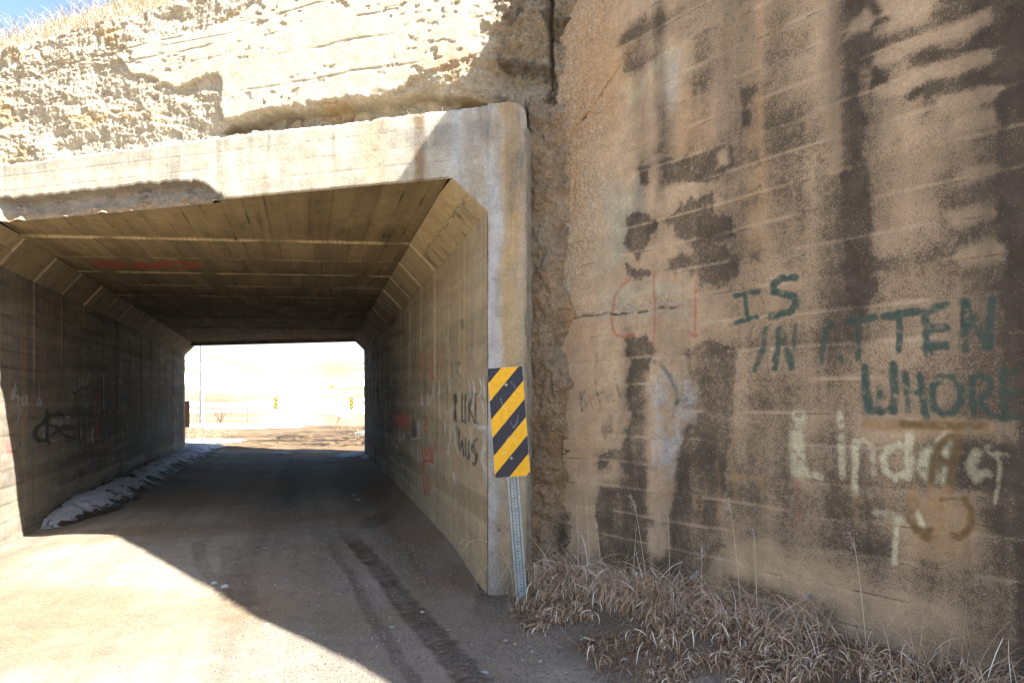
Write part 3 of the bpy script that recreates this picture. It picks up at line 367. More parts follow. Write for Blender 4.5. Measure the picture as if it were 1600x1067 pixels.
    def q(tv, d, z): return (WP[0]+WD[0]*tv-WN[0]*d, WP[1]+WD[1]*tv-WN[1]*d, z)
    for a, b in zip(tt[:-1], tt[1:]):
        za, zb = float(wing_top(a)), float(wing_top(b))
        mb.quad([q(a, .0, za), q(b, .0, zb), q(b, th, zb), q(a, th, za)]); mb.quad([q(a, th, -.3), q(a, th, za), q(b, th, zb), q(b, th, -.3)])
    mb.quad([q(9.5, 0, -.3), q(9.5, th, -.3), q(9.5, th, 4.4), q(9.5, 0, 4.0)])
    mb.build('wall_back', plainmat('wall_back', (.33, .27, .2)), root)
build_wing()

# ------------------------------------------------------------------ underpass
UP = empty('road_underpass', (-3, 6.5, 0)); tag(UP, 'square concrete road underpass with slanted ceiling corners and graffiti inside', 'underpass')
JY = [8.07+1.085*k for k in range(12)]
def spacing(a, b, d0, k):
    r = [a]
    while r[-1] < b: r.append(r[-1]+max(d0, (r[-1]-a)*k))
    r[-1] = b
    return np.array(r)
def jointf(Y, wd):
    d = np.min([np.abs(Y-j) for j in JY], axis=0); return ss(wd, wd*.3, d)
def panel(Y):
    k = np.floor((Y-JY[0])/1.085); return np.where(Y < JY[0], -1, k)
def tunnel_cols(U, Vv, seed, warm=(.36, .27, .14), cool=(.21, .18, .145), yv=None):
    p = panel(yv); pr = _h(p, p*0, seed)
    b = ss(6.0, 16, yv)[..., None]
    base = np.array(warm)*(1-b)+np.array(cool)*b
    base = .87*base*(.93+.14*pr)[..., None]  # colour lowered and darkened with depth, standing in for deeper tunnel shade
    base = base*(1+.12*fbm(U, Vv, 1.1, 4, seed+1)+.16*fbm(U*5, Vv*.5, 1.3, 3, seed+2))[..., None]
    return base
def build_side(right):
    y = spacing(YR0 if right else YL0, YR1 if right else YL1, .02, .0035)
    h = np.arange(-.35, HW+.001, .02 if right else .025); h[-1] = HW
    Y, H = np.meshgrid(y, h, indexing='ij')
    Yj = Y if right else Y+.30
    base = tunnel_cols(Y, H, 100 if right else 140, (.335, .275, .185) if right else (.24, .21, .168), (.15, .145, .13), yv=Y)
    fr0 = (H+.0)/.2; fr = fr0-np.floor(fr0); p = panel(Yj)
    base = base*(.84+.32*_h(np.floor(fr0), p*0, 9))[..., None]
    line = ss(.06, .0, np.minimum(fr, 1-fr))*ss(-.3, .5, fbm(Y, H, 1.2, 2, 150))
    base = base*(1-.45*line)[..., None]
    base = base*(1+(.10+.28*ss(8, 13, Y))*fbm(Y*.35, H*6.5, 1.2, 4, 158)+.10*fbm(Y*1.5, H*9, 1.5, 3, 159))[..., None]
    # pale streaks sagging from the cold joints, dark wash
    lt = ss(.25, .6, fbm(Y*.5, H*3, 1.4, 4, 151))[..., None]; base = base*(1-.22*lt)+np.array([.44, .40, .32])*.22*lt
    drip = ss(.35, .7, fbm(Y*6, H*.25, 1.1, 2, 152))[..., None]; base = base*(1-.3*drip)+np.array([.47, .34, .17])*.3*drip*(1-ss(7, 13, Y))[..., None]+base*0
    jf = jointf(Yj, .04); jv = jf*ss(1.5, 2.8, H)*(.5 if right else .3); base = base*(1-jv)[..., None]+np.array([.47, .40, .29])*jv[..., None]
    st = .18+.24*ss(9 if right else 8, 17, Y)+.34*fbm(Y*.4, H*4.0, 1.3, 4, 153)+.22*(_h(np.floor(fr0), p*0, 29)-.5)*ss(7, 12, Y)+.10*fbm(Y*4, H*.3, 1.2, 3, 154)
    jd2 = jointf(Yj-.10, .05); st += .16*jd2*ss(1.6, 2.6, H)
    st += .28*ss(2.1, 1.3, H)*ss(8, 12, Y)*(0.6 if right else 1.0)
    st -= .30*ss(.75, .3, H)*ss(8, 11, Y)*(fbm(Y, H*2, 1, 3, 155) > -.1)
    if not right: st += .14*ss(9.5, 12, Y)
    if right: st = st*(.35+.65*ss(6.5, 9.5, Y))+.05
    kk = [(c_, h_*(1.2 if right else .9), min(1, a_*(.95 if c_ == 'r' else 1.1)), p_) for c_, h_, a_, p_ in (RK if right else LK)]
    asp = .33 if right else .30
    pt = paint(Y, H, kk, seed=160, aspect=asp)
    rgb = pt[..., :3]; al = pt[..., 3]
    # extra faded tags that nobody can read any more
    sc = ss(.22, .34, fbm(Y*2, H*1.4, 2.4, 4, 161))*ss(2.1, 1.7, H)*ss(.5, .9, H)*ss(6.0, 6.6, Y)*.5*(al < .05)
    hue = _h(np.floor(Y*1.2), np.floor(H*1.3), 165)[..., None]
    cc = np.where(hue < .3, np.array(PC['w']), np.where(hue < .55, np.array(PC['k']), np.where(hue < .78, np.array([.28, .09, .07]), np.array([.08, .16, .14]))))
    m = (al < .05)[..., None]; rgb = np.where(m, cc, rgb); pt = np.concatenate([rgb, np.maximum(al, sc)[..., None]], -1)
    D = .004*fbm(Y, H, 1.5, 3, 170)+(_h(np.floor(fr0), p, 19)-.5)*.003-.004*ss(.05, 0, np.minimum(fr, 1-fr))+(_h(p, p*0, 5)-.5)*.012
    D += .014*jf*ss(1.0, 2.0, H)
    nx, ny = (-.9615, -.2749) if right else (.9518, .3068)
    X = (rx(Y) if right else lx(Y))+nx*D; Y2 = Y+ny*D
    grid('side_wall', X, Y2, H, M_TUN, UP, {'base': base, 'stain': np.stack([st, .12+0*st, 0*st], -1), 'paint': pt}, flip=not right)
    # haunch: 45-degree strip between wall and ceiling
    e = np.linspace(0, 1, 22); Yh, E = np.meshgrid(y, e, indexing='ij'); Yhj = Yh if right else Yh+.30
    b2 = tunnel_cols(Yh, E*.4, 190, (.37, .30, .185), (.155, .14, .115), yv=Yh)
    first = (Yhj < JY[0])[..., None]; b2 = np.where(first, b2*1.12, b2)
    j2 = jointf(Yhj, .045)[..., None]; b2 = b2*(1-.85*j2)+np.array([.60, .52, .38])*.85*j2
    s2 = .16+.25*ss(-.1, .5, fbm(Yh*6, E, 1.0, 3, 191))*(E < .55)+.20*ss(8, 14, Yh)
    crack = (np.abs(E-.5-.07*fbm(Yh, E*0, 4, 4, 192)) < .026)&(fbm(Yh, E*0, 14, 2, 195) > -.3) & (Yhj < JY[0]); s2 = np.where(crack, .52, s2)
    s2 = np.where((E < .46) & (Yhj < JY[0]), s2+.12+.1*fbm(Yh*14, E*.5, 1, 2, 193), s2)
    D2 = .012*j2[..., 0]-.010*crack+(_h(panel(Yhj), panel(Yhj)*0, 6)-.5)*.016
    ex = -1 if right else 1
    HX = .30
    X = (rx(Yh) if right else lx(Yh))+ex*(HX*E+.7*D2); Z = HW+(HC-HW)*E-.7*D2
    Y3 = Yh+ (E*.083 if right else E*-.08)*np.where(Yh < y[0]+.5, (y[0]+.5-Yh)/.5, 0)     # follow the facade line at the mouth
    grid('haunch', X, Y3, Z, M_TUN, UP, {'base': b2, 'stain': np.stack([s2, .1+0*s2, 0*s2], -1), 'paint': np.zeros(X.shape+(4,))}, flip=not right)
build_side(True); build_side(False)
def build_ceiling():
    e = np.linspace(0, 1, 300); k = spacing(0, 1, .0016, .0035*.9)
    E, K = np.meshgrid(e, k, indexing='ij')
    # e: left -> right, k: front -> back, both mouths skewed
    xr0 = rx(YR0+.083)-.30; xl0 = lx(YL0-.08)+.30
    X0 = xl0+(xr0-xl0)*E; Y0 = (YL0-.08)+(YR0+.083-YL0+.08)*E
    xr1 = rx(YR1)-.30; xl1 = lx(YL1)+.30
    X1 = xl1+(xr1-xl1)*E; Y1 = YL1+(YR1-YL1)*E
    X = X0+(X1-X0)*K; Y = Y0+(Y1-Y0)*K
    Yj = Y-.093*(X-rx(Y))*-1*-1      # joints square to the tunnel
    Yj = Y-.093*(X-rx(8.07))
    sF = (X-C0[0])*FD[0]+(Y-C0[1])*FD[1]; wF = (X-C0[0])*FI[0]+(Y-C0[1])*FI[1]; sh = np.clip(.10-wF, 0, 1)*ss(-2.5, -2.7, sF)*ss(-5.36, -5.15, sF); X = X+FI[0]*sh; Y = Y+FI[1]*sh
    p = panel(Yj)
    U = (X+.30*Y)
    bfr0 = U/.21+_h(p, p*0, 3); bfr = bfr0-np.floor(bfr0)
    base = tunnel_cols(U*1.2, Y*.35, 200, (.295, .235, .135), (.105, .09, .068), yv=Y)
    base = base*(.84+.32*_h(np.floor(bfr0), p, 8))[..., None]*(1-.28*ss(.07, 0, np.minimum(bfr, 1-bfr)))[..., None]
    lt = ss(.1, .55, fbm(U*3, Y*.6, 1.1, 4, 203))[..., None]; base = base*(1-.3*lt)+np.array([.42, .33, .19])*.3*lt
    jf = jointf(Yj, .035)*ss(-.5, .2, fbm(X, Y, 2, 3, 204)); base = base*(1-.7*jf)[..., None]+np.array([.62, .50, .31])*(.7*jf)[..., None]
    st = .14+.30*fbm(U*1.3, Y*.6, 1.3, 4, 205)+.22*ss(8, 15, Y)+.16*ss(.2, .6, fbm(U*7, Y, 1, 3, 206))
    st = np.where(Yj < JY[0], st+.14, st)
    st += .5*ss(.02, .0, np.minimum(bfr, 1-bfr))*(_h(np.floor(bfr0), p, 31) > .7)
    pt = paint(X, Y, CK, seed=210)
    D = (_h(p, p*0, 12)-.5)*.02-.012*jf+(_h(np.floor(bfr0), p, 13)-.5)*.004
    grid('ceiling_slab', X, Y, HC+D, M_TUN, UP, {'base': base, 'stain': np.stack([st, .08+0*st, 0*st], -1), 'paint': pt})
build_ceiling()

# portal frame: header + posts in smooth newer concrete
def frame_cols(S, H, seed=300):
    base = np.empty(S.shape+(3,)); base[:] = (.44, .40, .32)
    gr = ss(-1.1, -.1, S)[..., None]*.7; base = base*(1-gr)+np.array([.335, .33, .31])*gr
    rb = ss(3.62, 3.66, H)*ss(.3, -.2, S)
    fr0 = (H-3.46)/.145; fr = fr0-np.floor(fr0); bl = np.floor(S/.42+_h(np.floor(fr0), fr0*0, 2)*.6)
    base = base*(.92+.16*_h(np.floor(fr0), bl, 4))[..., None]*(1-.15*ss(.05, 0, np.minimum(fr, 1-fr)))[..., None]
    base *= (1+.16*fbm(S, H, 1.3, 4, 300)+.16*fbm(S*6, H*.5, 1.2, 3, 301))[..., None]
    for (c, wd, v, col) in ((-.62, .05, .6, (.22, .15, .085)), (.18, .07, .6, (.40, .27, .13)), (-1.05, .12, .35, (.40, .32, .2)), (-.28, .06, .55, (.46, .47, .48)), (.03, .05, .5, (.44, .45, .47)), (-1.9, .15, .3, (.30, .28, .25)), (.27, .05, .4, (.38, .27, .15))):
        a = min(.9, v*1.5)*ss(wd*1.5, wd*.4, np.abs(S-c+fbm(S*0+c, H, 1.5, 2, 310)*.05))*ss(-.5, .3, fbm(S*2, H*1.5, 1, 2, 311)+.25); base = base*(1-a)[..., None]+np.array(col)*a[..., None]
    sp_ = (ss(1.3, .1, H+.4*fbm(S*3, H, 1.5, 4, 371))*.6)[..., None]; base = base*(1-sp_)+np.array([.25, .20, .145])*sp_
    bw = (ss(-.1, .4, fbm(S*2.5, H*.7, 1.3, 4, 372))*ss(-.9, -.1, S)*.45)[..., None]; base = base*(1-bw)+np.array([.30, .24, .165])*bw
    rv = (ss(2.9, 2.2, H)*ss(.10, .2, S)*.55)[..., None]; base = base*(1-rv)+np.array([.36, .29, .19])*rv
    gm = ss(0, .5, fbm(S*1.4, H*2.2, 1.6, 5, 312))[..., None]*.35; base = base*(1-gm)+np.array([.25, .225, .185])*gm
    dk = ss(3.70, 3.78, H)*ss(3.93, 3.88, H)*ss(-.95, -.7, S)*ss(.12, 0, S)
    a = (.5*dk*ss(-.4, .2, fbm(S*3, H, 1.3, 3, 320)))[..., None]; base = base*(1-a)+np.array([.17, .17, .175])*a
    st = .16+.26*fbm(S*2, H*.8, 1.3, 5, 302)+.30*ss(.15, .55, fbm(S*7, H*.6, 1.1, 4, 313))+.15*ss(-.4, .2, S)*ss(-.1, .5, fbm(S*9, H*1.2, 1.2, 4, 314))+.10*ss(4.0, 4.06, H)
    return base, st, fr
# header
s = np.arange(-6.05, .0001, .0125); s[-1] = 0.0
e = np.linspace(0, 1, 52); S, E = np.meshgrid(s, e, indexing='ij')
sp = S < -2.55
bot = np.where(S < -5.33, np.interp(S, [-7, -5.63, -5.33], [HW, HW, HC]), np.where(S > -.31, np.interp(S, [-.31, 0], [HC, HW]), HC))
brk = 3.675+.035*fbm(S, S*0, 1.6, 4, 330)+.02*fbm(S, S*0, 9, 3, 331)
brk = brk-ss(-3.0, -2.45, S+.1*fbm(S, S*0, 7, 3, 339))**1.5*(brk-HC)
botf = np.where(sp & (S > -5.36), brk, bot)
topf = 4.035+.014*fbm(S, S*0, 9, 4, 332)-.02*ss(.2, .5, fbm(S, S*0, 4, 4, 338))*ss(-.5, -.9, S)+.02*fbm(S, S*0, 1, 2, 333)
H = botf+(topf-botf)*E
base, st, fr = frame_cols(S, H)
D = .003*fbm(S, H, 6, 3, 335)-.003*ss(.05, 0, np.minimum(fr, 1-fr))-.02*ss(.03, 0, topf-H)**2-.006*ss(.02, 0, H-botf)
gs = ss(-2.2, -3.6, S)*ss(3.80, 3.92, H)*.5*ss(-.3, .3, fbm(S, H*2, 1.2, 4, 337)); base = base*(1-gs)[..., None]+np.array([.23, .215, .19])*gs[..., None]
X, Y = fpt(S, -D)
PF = grid('portal_header', X, Y, H, M_FRAME, UP, {'base': base, 'stain': np.stack([st, .05+0*st, 0*st], -1), 'paint': np.zeros(S.shape+(4,))}, flip=False)
# broken underside of the header
s = np.arange(-5.38, -2.5, .011); e = np.linspace(0, 1, 44); S, E = np.meshgrid(s, e, indexing='ij')
brk = 3.675+.035*fbm(S, S*0, 1.6, 4, 330)+.02*fbm(S, S*0, 9, 3, 331); brk = brk-ss(-3.0, -2.45, S+.1*fbm(S, S*0, 7, 3, 339))**1.5*(brk-HC)
H = brk+.012-(brk+.012-(HC-.002))*E
dep = (.13*ss(0, .12, E)-.03*ss(.5, .9, E))*ss(-2.45, -2.8, S)*ss(-5.37, -5.15, S)
dep = dep-.05*ss(.15, .5, fbm(S*1.2, H*2, 3.2, 5, 340))*ss(.1, .4, E)+.018*fbm(S, H, 12, 4, 341)*ss(.05, .2, E)-.012*ss(.93, 1, E)
dep = np.clip(dep, -.004, .3)
base = np.empty(S.shape+(3,)); base[:] = (.25, .235, .215); base *= (1+.35*fbm(S, H, 4, 4, 342))[..., None]
a = ss(.5, .95, E)[..., None]*.6; base = base*(1-a)+np.array([.36, .24, .11])*a
st = .15+.3*fbm(S, H, 3, 4, 343)+.4*ss(.06, 0, E)
X, Y = fpt(S, dep)
grid('broken_edge', X, Y, H, M_OLD, UP, {'base': base, 'stain': np.stack([st, .4+0*st, 0*st], -1), 'paint': np.zeros(S.shape+(4,))}, flip=True)
# posts
def post(s0, s1, left):
    h = np.arange(-.3, 4.036, .0125); h[-1] = 4.035; e = np.linspace(0, 1, 30); Hh, E = np.meshgrid(h, e, indexing='ij')
    rr = .13; ed = s1-rr+np.sqrt(np.clip(rr*rr-np.clip(Hh-(4.03-rr), 0, rr)**2, 0, 1))
    ed = ed+.006*fbm(Hh, Hh*0, 5, 3, 350)
    if left: S = s0+(s1-s0)*E
    else: S = s0+(ed-s0)*E
    base, st, fr = frame_cols(S, Hh, 360)
    ec = (ss(.012, 0, S-s0)*ss(HW+.02, HW-.05, Hh))[..., None]*.5
    base = base*(1-ec)+np.array([.55, .54, .52])*ec
    st = st+.35*ss(.03, 0, ed-S)*ss(.2, .6, fbm(Hh*3, S, 1, 3, 352)+.4)
    fr0 = Hh/.16; ff = fr0-np.floor(fr0); D = .003*fbm(S*4, Hh*4, 3, 3, 351)-.005*ss(.05, 0, ff)*ss(.2, .5, _h(np.floor(fr0), fr0*0, 3))+.004*ss(.5, 1, fbm(S*3, Hh, 2, 3, 353)+.5)-.010*ss(.010, 0, S-s0)*(1-left)*ss(HW+.02, HW-.05, Hh)-.02*ss(.015, 0, ed-S)
    for cy in (.55, 1.12, 1.16): D = D-.012*ss(.016, .004, np.hypot(S-.1, Hh-cy)); st = st+.7*ss(.018, .006, np.hypot(S-.1, Hh-cy))
    X, Y = fpt(S, -D)
    pt = paint(S, Hh, [('r', .02, .6, [(.06, 1.0), (.12, 1.01), (.13, .99)]), ('w', .006, .5, [(.05, 1.5), (.055, 2.0), (.05, 3.0)])])
    return grid('portal_post', X, Y, Hh, M_FRAME, UP, {'base': base, 'stain': np.stack([st, .08+0*st, 0*st], -1), 'paint': pt}, flip=True)
post(0., .327, False); post(-6.05, -5.63, True)
# solid return of the frame (top, side) so that it has thickness
mb = MB()
def fb(s0, s1, h0, h1, w0, w1):
    a = fpt(s0, w0); b = fpt(s1, w0); c = fpt(s1, w1); d = fpt(s0, w1)
    n = len(mb.v); mb.v += [(a[0], a[1], h0), (b[0], b[1], h0), (c[0], c[1], h0), (d[0], d[1], h0), (a[0], a[1], h1), (b[0], b[1], h1), (c[0], c[1], h1), (d[0], d[1], h1)]
    for f in ((0, 3, 2, 1), (4, 5, 6, 7), (0, 1, 5, 4), (1, 2, 6, 5), (2, 3, 7, 6), (3, 0, 4, 7)): mb.f.append(tuple(n+k for k in f))
fb(-6.04, .19, 3.80, 4.0, .03, .34); fb(.10, .305, -.3, 3.86, .03, .34)
fb(-6.04, -5.92, -.3, 3.79, .03, .34)
mb.build('frame_body', plainmat('frame_body', (.34, .32, .27)), UP)
# concrete fill behind the tunnel lining (roof slab, wall thickness), and the far mouth
mb = MB()
fs = -8.26
fb(-5.9, .2, HC+.06, HC+.4, .36, 13.55)
def tube_wall(x0, y0, x1, y1, ox, oy):
    n = len(mb.v); pts = [(x0, y0), (x1, y1), (x1+ox, y1+oy), (x0+ox, y0+oy)]
    mb.v += [(p[0], p[1], -.3) for p in pts]+[(p[0], p[1], HC+.5) for p in pts]
    for f in ((0, 3, 2, 1), (4, 5, 6, 7), (0, 1, 5, 4), (1, 2, 6, 5), (2, 3, 7, 6), (3, 0, 4, 7)): mb.f.append(tuple(n+k for k in f))
tube_wall(rx(6.2)+.03, 6.2, rx(YR1)+.03, YR1, .35, .1); tube_wall(lx(7.5)-.03, 7.5, lx(YL1)-.03, YL1, -.35, -.1)
mb.build('lining', plainmat('lining', (.3, .27, .22)), UP)
# far portal
def far_pt(s, w=0.):     # along the far facade, from its right corner
    x0, y0 = rx(YR1), YR1; x1, y1 = lx(YL1), YL1; L = math.hypot(x1-x0, y1-y0); dx, dy = (x1-x0)/L, (y1-y0)/L
    return x0+dx*s+(-dy if dy < 0 else dy)*w*1., y0+dy*s-dx*w
LF = math.hypot(lx(YL1)-rx(YR1), YL1-YR1)
mb = MB()
def farbox(s0, s1, h0, h1, w0=.0, w1=.35, h1b=None, s0b=None):
    a = far_pt(s0, w0); b = far_pt(s1, w0); c = far_pt(s1, w1); d = far_pt(s0, w1); n = len(mb.v)
    mb.v += [(p[0], p[1], h0) for p in (a, b, c, d)]+[(p[0], p[1], h1) for p in (a, b, c, d)]
    for f in ((0, 1, 2, 3), (7, 6, 5, 4), (4, 5, 1, 0), (5, 6, 2, 1), (6, 7, 3, 2), (7, 4, 0, 3)): mb.f.append(tuple(n+k for k in f))
farbox(-8.5, -.002, -.3, 3.95, 0, .2); farbox(LF+.12, LF+.9, -.3, 3.95, 0, .2); farbox(-.0, LF+.12, HC-.09, 3.95, 0, .2)
# haunch corners of the far mouth
for sa, sb in ((0, .31), (LF+.12, LF-.25)):
    n = len(mb.v)
    for w_ in (.001, .2):
        for (s_, h_) in ((sa, HW-.06), (sb, HC-.09), (sa, HC-.09)):
            p = far_pt(s_, w_); mb.v.append((p[0], p[1], h_))
    mb.f += [(n, n+1, n+2), (n+5, n+4, n+3), (n, n+3, n+4, n+1)]
mb.build('far_portal_frame', plainmat('far_frame', (.33, .29, .22), sc=20), UP)

# ------------------------------------------------------------------ old head wall above the portal (spalled) and the old concrete right of the frame
def build_head():
    s = np.concatenate([np.arange(-11, -6.4, .06), np.arange(-6.4, .72, .0105)])
    h = np.concatenate([np.arange(3.9, 5.0, .0095), np.arange(5.0, 5.4, .0105), np.arange(5.4, 5.95, .02)]); hmax = h[-1]
    S, H0 = np.meshgrid(s, h, indexing='ij')
    top = 5.36+(S+5.5)*.073+.02*fbm(S, S*0, 2, 3, 400)+.012*fbm(S, S*0, 11, 2, 401)
    H = np.where(H0 > 5.0, 5.0+(H0-5.0)*(top-5.0)/(hmax-5.0), H0)
    wu = S+fbm(S, H, 6, 5, 402, .65)*.05; wv = H+fbm(S, H, 6, 5, 403, .65)*.05
    sd = sdf(wu, wv, SLAB); slab = ss(-.010, .010, sd)
    cr = sdf(S+fbm(S, H, 9, 2, 404)*.03, H+fbm(S, H, 7, 3, 405)*.03, CREV)
    rr = ss(-.35, .15, S+fbm(S, H, 3, 3, 412)*.15)                       # right end: rough again
    rough = 1-slab*(1-rr)
    d1, d2, idv = worley(S*5+fbm(S, H, 5, 3, 406)*1.2, H*12+fbm(S, H, 4, 3, 446)*.8, 407)
    w1, w2, id2 = worley(S*15+fbm(S, H, 12, 2, 447), H*32, 408)
    q_ = fbm(S*.9, H*1.6, 2.0, 6, 409, .58)*7+3; qf = q_-np.floor(q_); terr = (np.floor(q_)+ss(.80, 1., qf))*.0070
    q2 = fbm(S, H*1.5, 5.5, 5, 450, .6)*6+3; q2f = q2-np.floor(q2); terr2 = (np.floor(q2)+ss(.7, 1., q2f))*.0036
    rel = terr-.03+terr2-.012+.008*(idv-.5)*ss(0, .15, d2-d1)+.007*(id2-.5)*ss(0, .3, w2-w1)+.009*fbm(S, H*1.3, 28, 4, 410)
    chips = ss(.26, .38, fbm(S*1.0, H*2.0, 8, 4, 411))*slab*(1-rr)*ss(-.1, .35, fbm(S*.8, H*2, 1.2, 3, 419))
    sl = .003*fbm(S, H, 8, 3, 413)-chips*(.018+.012*fbm(S, H, 20, 2, 414))
    fr0 = (H-4.1)/.20; fr = fr0-np.floor(fr0); sl -= .006*ss(.04, 0, np.minimum(fr, 1-fr))*ss(-.2, .4, fbm(S, H, .8, 2, 415))
    D = -.022*rough+rel*rough*(1+1.6*rr*ss(4.1, 4.5, H))+sl*(1-rough)+.014*fbm(S, H, 1.1, 2, 416)
    # ledges hanging out over the crevice
    cre = ss(-.015, .03, cr)
    D = D-cre*(.17+.06*fbm(S, H, 4, 3, 417))+.05*ss(.12, .0, np.abs(H-4.30+.0*S))*ss(-1.9, -1.2, S)*ss(.3, -.2, S)*fbm(S, H*1.5, 3, 3, 418)
    D = D-.08*rr*ss(4.9, 4.2, H)+rr*.04*fbm(S, H, 3.2, 4, 455)*ss(4.0, 4.5, H)
    # second hollow near the top of the slab
    base = np.empty(S.shape+(3,)); base[:] = (.48, .425, .33)
    base = base*(1-rough[..., None])+np.array([.43, .38, .295])*rough[..., None]
    base *= (1+.16*fbm(S, H, 3, 4, 420)*rough+.08*fbm(S, H, 1.2, 4, 421)+.16*(id2-.5)*rough)[..., None]
    ru = (ss(.15, .6, fbm(S*1.2, H*3, 1.3, 4, 422))*rough*.55)[..., None]; base = base*(1-ru)+np.array([.42, .27, .10])*ru
    rs = (rr*.85)[..., None]; base = base*(1-rs)+np.array([.27, .225, .17])*rs*(1+.4*fbm(S, H, 3, 4, 423))[..., None]
    ru2 = (ss(-.9, -.45, S)*ss(.15, -.2, S)*ss(4.8, 4.4, H)*.6*ss(-.2, .3, fbm(S, H, 2.5, 3, 425)))[..., None]; base = base*(1-ru2)+np.array([.36, .21, .085])*ru2
    st = .10+.2*fbm(S, H, 3, 4, 424)*rough+.35*cre*ss(-.3, .3, fbm(S, H, 5, 3, 426))+.5*ss(.012, 0, d2-d1)*rough*0
    st = np.maximum(st, chips*.2)
    st = st+rr*(.15+.5*ss(0, .5, fbm(S, H, 3.5, 4, 451)))
    for hy, sl_ in ((4.55, .02), (4.83, .03), (5.05, .03), (5.22, .05)):
        hd = np.abs(H-hy-sl_*(S+2)-.02*fbm(S, S*0+hy, 2.5, 5, 456)); hm = ss(-.1, .15, fbm(S*.9, S*0+hy*3, 1.2, 3, 457))*(1-.6*rr); st = np.maximum(st, hm*.5*ss(.009, .0, hd)); D = D-hm*.008*ss(.016, 0, hd)
    ck = np.abs(S-.47-.04*fbm(S*0, H, 2.2, 4, 452)); st = np.maximum(st, .95*ss(.03, .008, ck)); D = D-.09*ss(.035, .0, ck)
    st = np.maximum(st, .8*rr*ss(.02, .0, np.abs(fbm(S, H, 2.4, 4, 453)))*ss(-.1, .2, fbm(S, H, 1.5, 2, 454)))
    agg = np.clip(rough*.55+chips*.5, 0, .8)
    X, Y = fpt(S, .205-D)
    root = empty('head_wall', tuple(float(v) for v in fpt(-3, .3))+(3.9,)); tag(root, 'crumbling old concrete head wall with spalled stony face above the underpass opening', 'wall')
    grid('spalled_face', X, Y, H, M_OLD, root, {'base': base, 'stain': np.stack([st, agg, 0*st], -1), 'paint': np.zeros(S.shape+(4,))}, flip=False)
    # coping slab / body behind
    global mb
    mb = MB()
    for a in np.arange(-11, .7, .6):
        t0 = 5.36+(a+5.5)*.073-.03; fb(a, a+.6, 4.05, t0, .42, .62)
    fb(-11, -6.22, -.3, 4.05, .3, .6)
    mb.build('wall_body', plainmat('wall_body', (.42, .35, .25), sc=12), root)
    # lower column of old concrete between frame and wing wall
    h = np.arange(-.2, 4.25, .011); s = np.arange(.24, .80, .010); S, H = np.meshgrid(s, h, indexing='ij')
    d1, d2, idv = worley(S*8+fbm(S, H, 5, 2, 430)*.6, H*6, 431); w1, w2, id2 = worley(S*22, H*22, 432)
    D = .07*fbm(S, H, 3.2, 5, 433)+.030*(idv-.5)*ss(0, .15, d2-d1)-.12*ss(4.05, 4.25, H+.1*fbm(S, H, 4, 3, 460))+.012*(id2-.5)+.012*fbm(S, H, 22, 3, 434)
    base = np.empty(S.shape+(3,)); base[:] = (.26, .19, .125); base *= (1+.45*fbm(S, H, 2.2, 4, 435)+.3*(id2-.5))[..., None]
    gy = ss(-.1, .4, fbm(S, H*.8, 1.4, 3, 436))[..., None]*.5; base = base*(1-gy)+np.array([.32, .29, .24])*gy
    ru = ss(.1, .5, fbm(S, H, 1.9, 3, 437))[..., None]*.6; base = base*(1-ru)+np.array([.34, .20, .09])*ru
    low = ss(2.6, 1.2, H)[..., None]*.45; base = base*(1-low)+np.array([.22, .145, .085])*low
    st = .22+.4*fbm(S, H, 3, 4, 438)+.75*ss(.028, .005, np.abs(S-.262))*ss(-.6, .1, fbm(S*0, H, 2, 3, 439))+.4*ss(.10, .0, np.abs(S-.58+.03*fbm(H, H*0, 3, 2, 440)))*ss(-.1, .3, fbm(H, S*0, 1.3, 3, 441))
    X, Y = fpt(S, .27-D+.08*ss(.025, 0, np.abs(S-.255)))
    grid('old_pilaster', X, Y, H, M_OLD, root, {'base': base, 'stain': np.stack([st, .5+0*st, 0*st], -1), 'paint': np.zeros(S.shape+(4,))}, flip=True)
build_head()

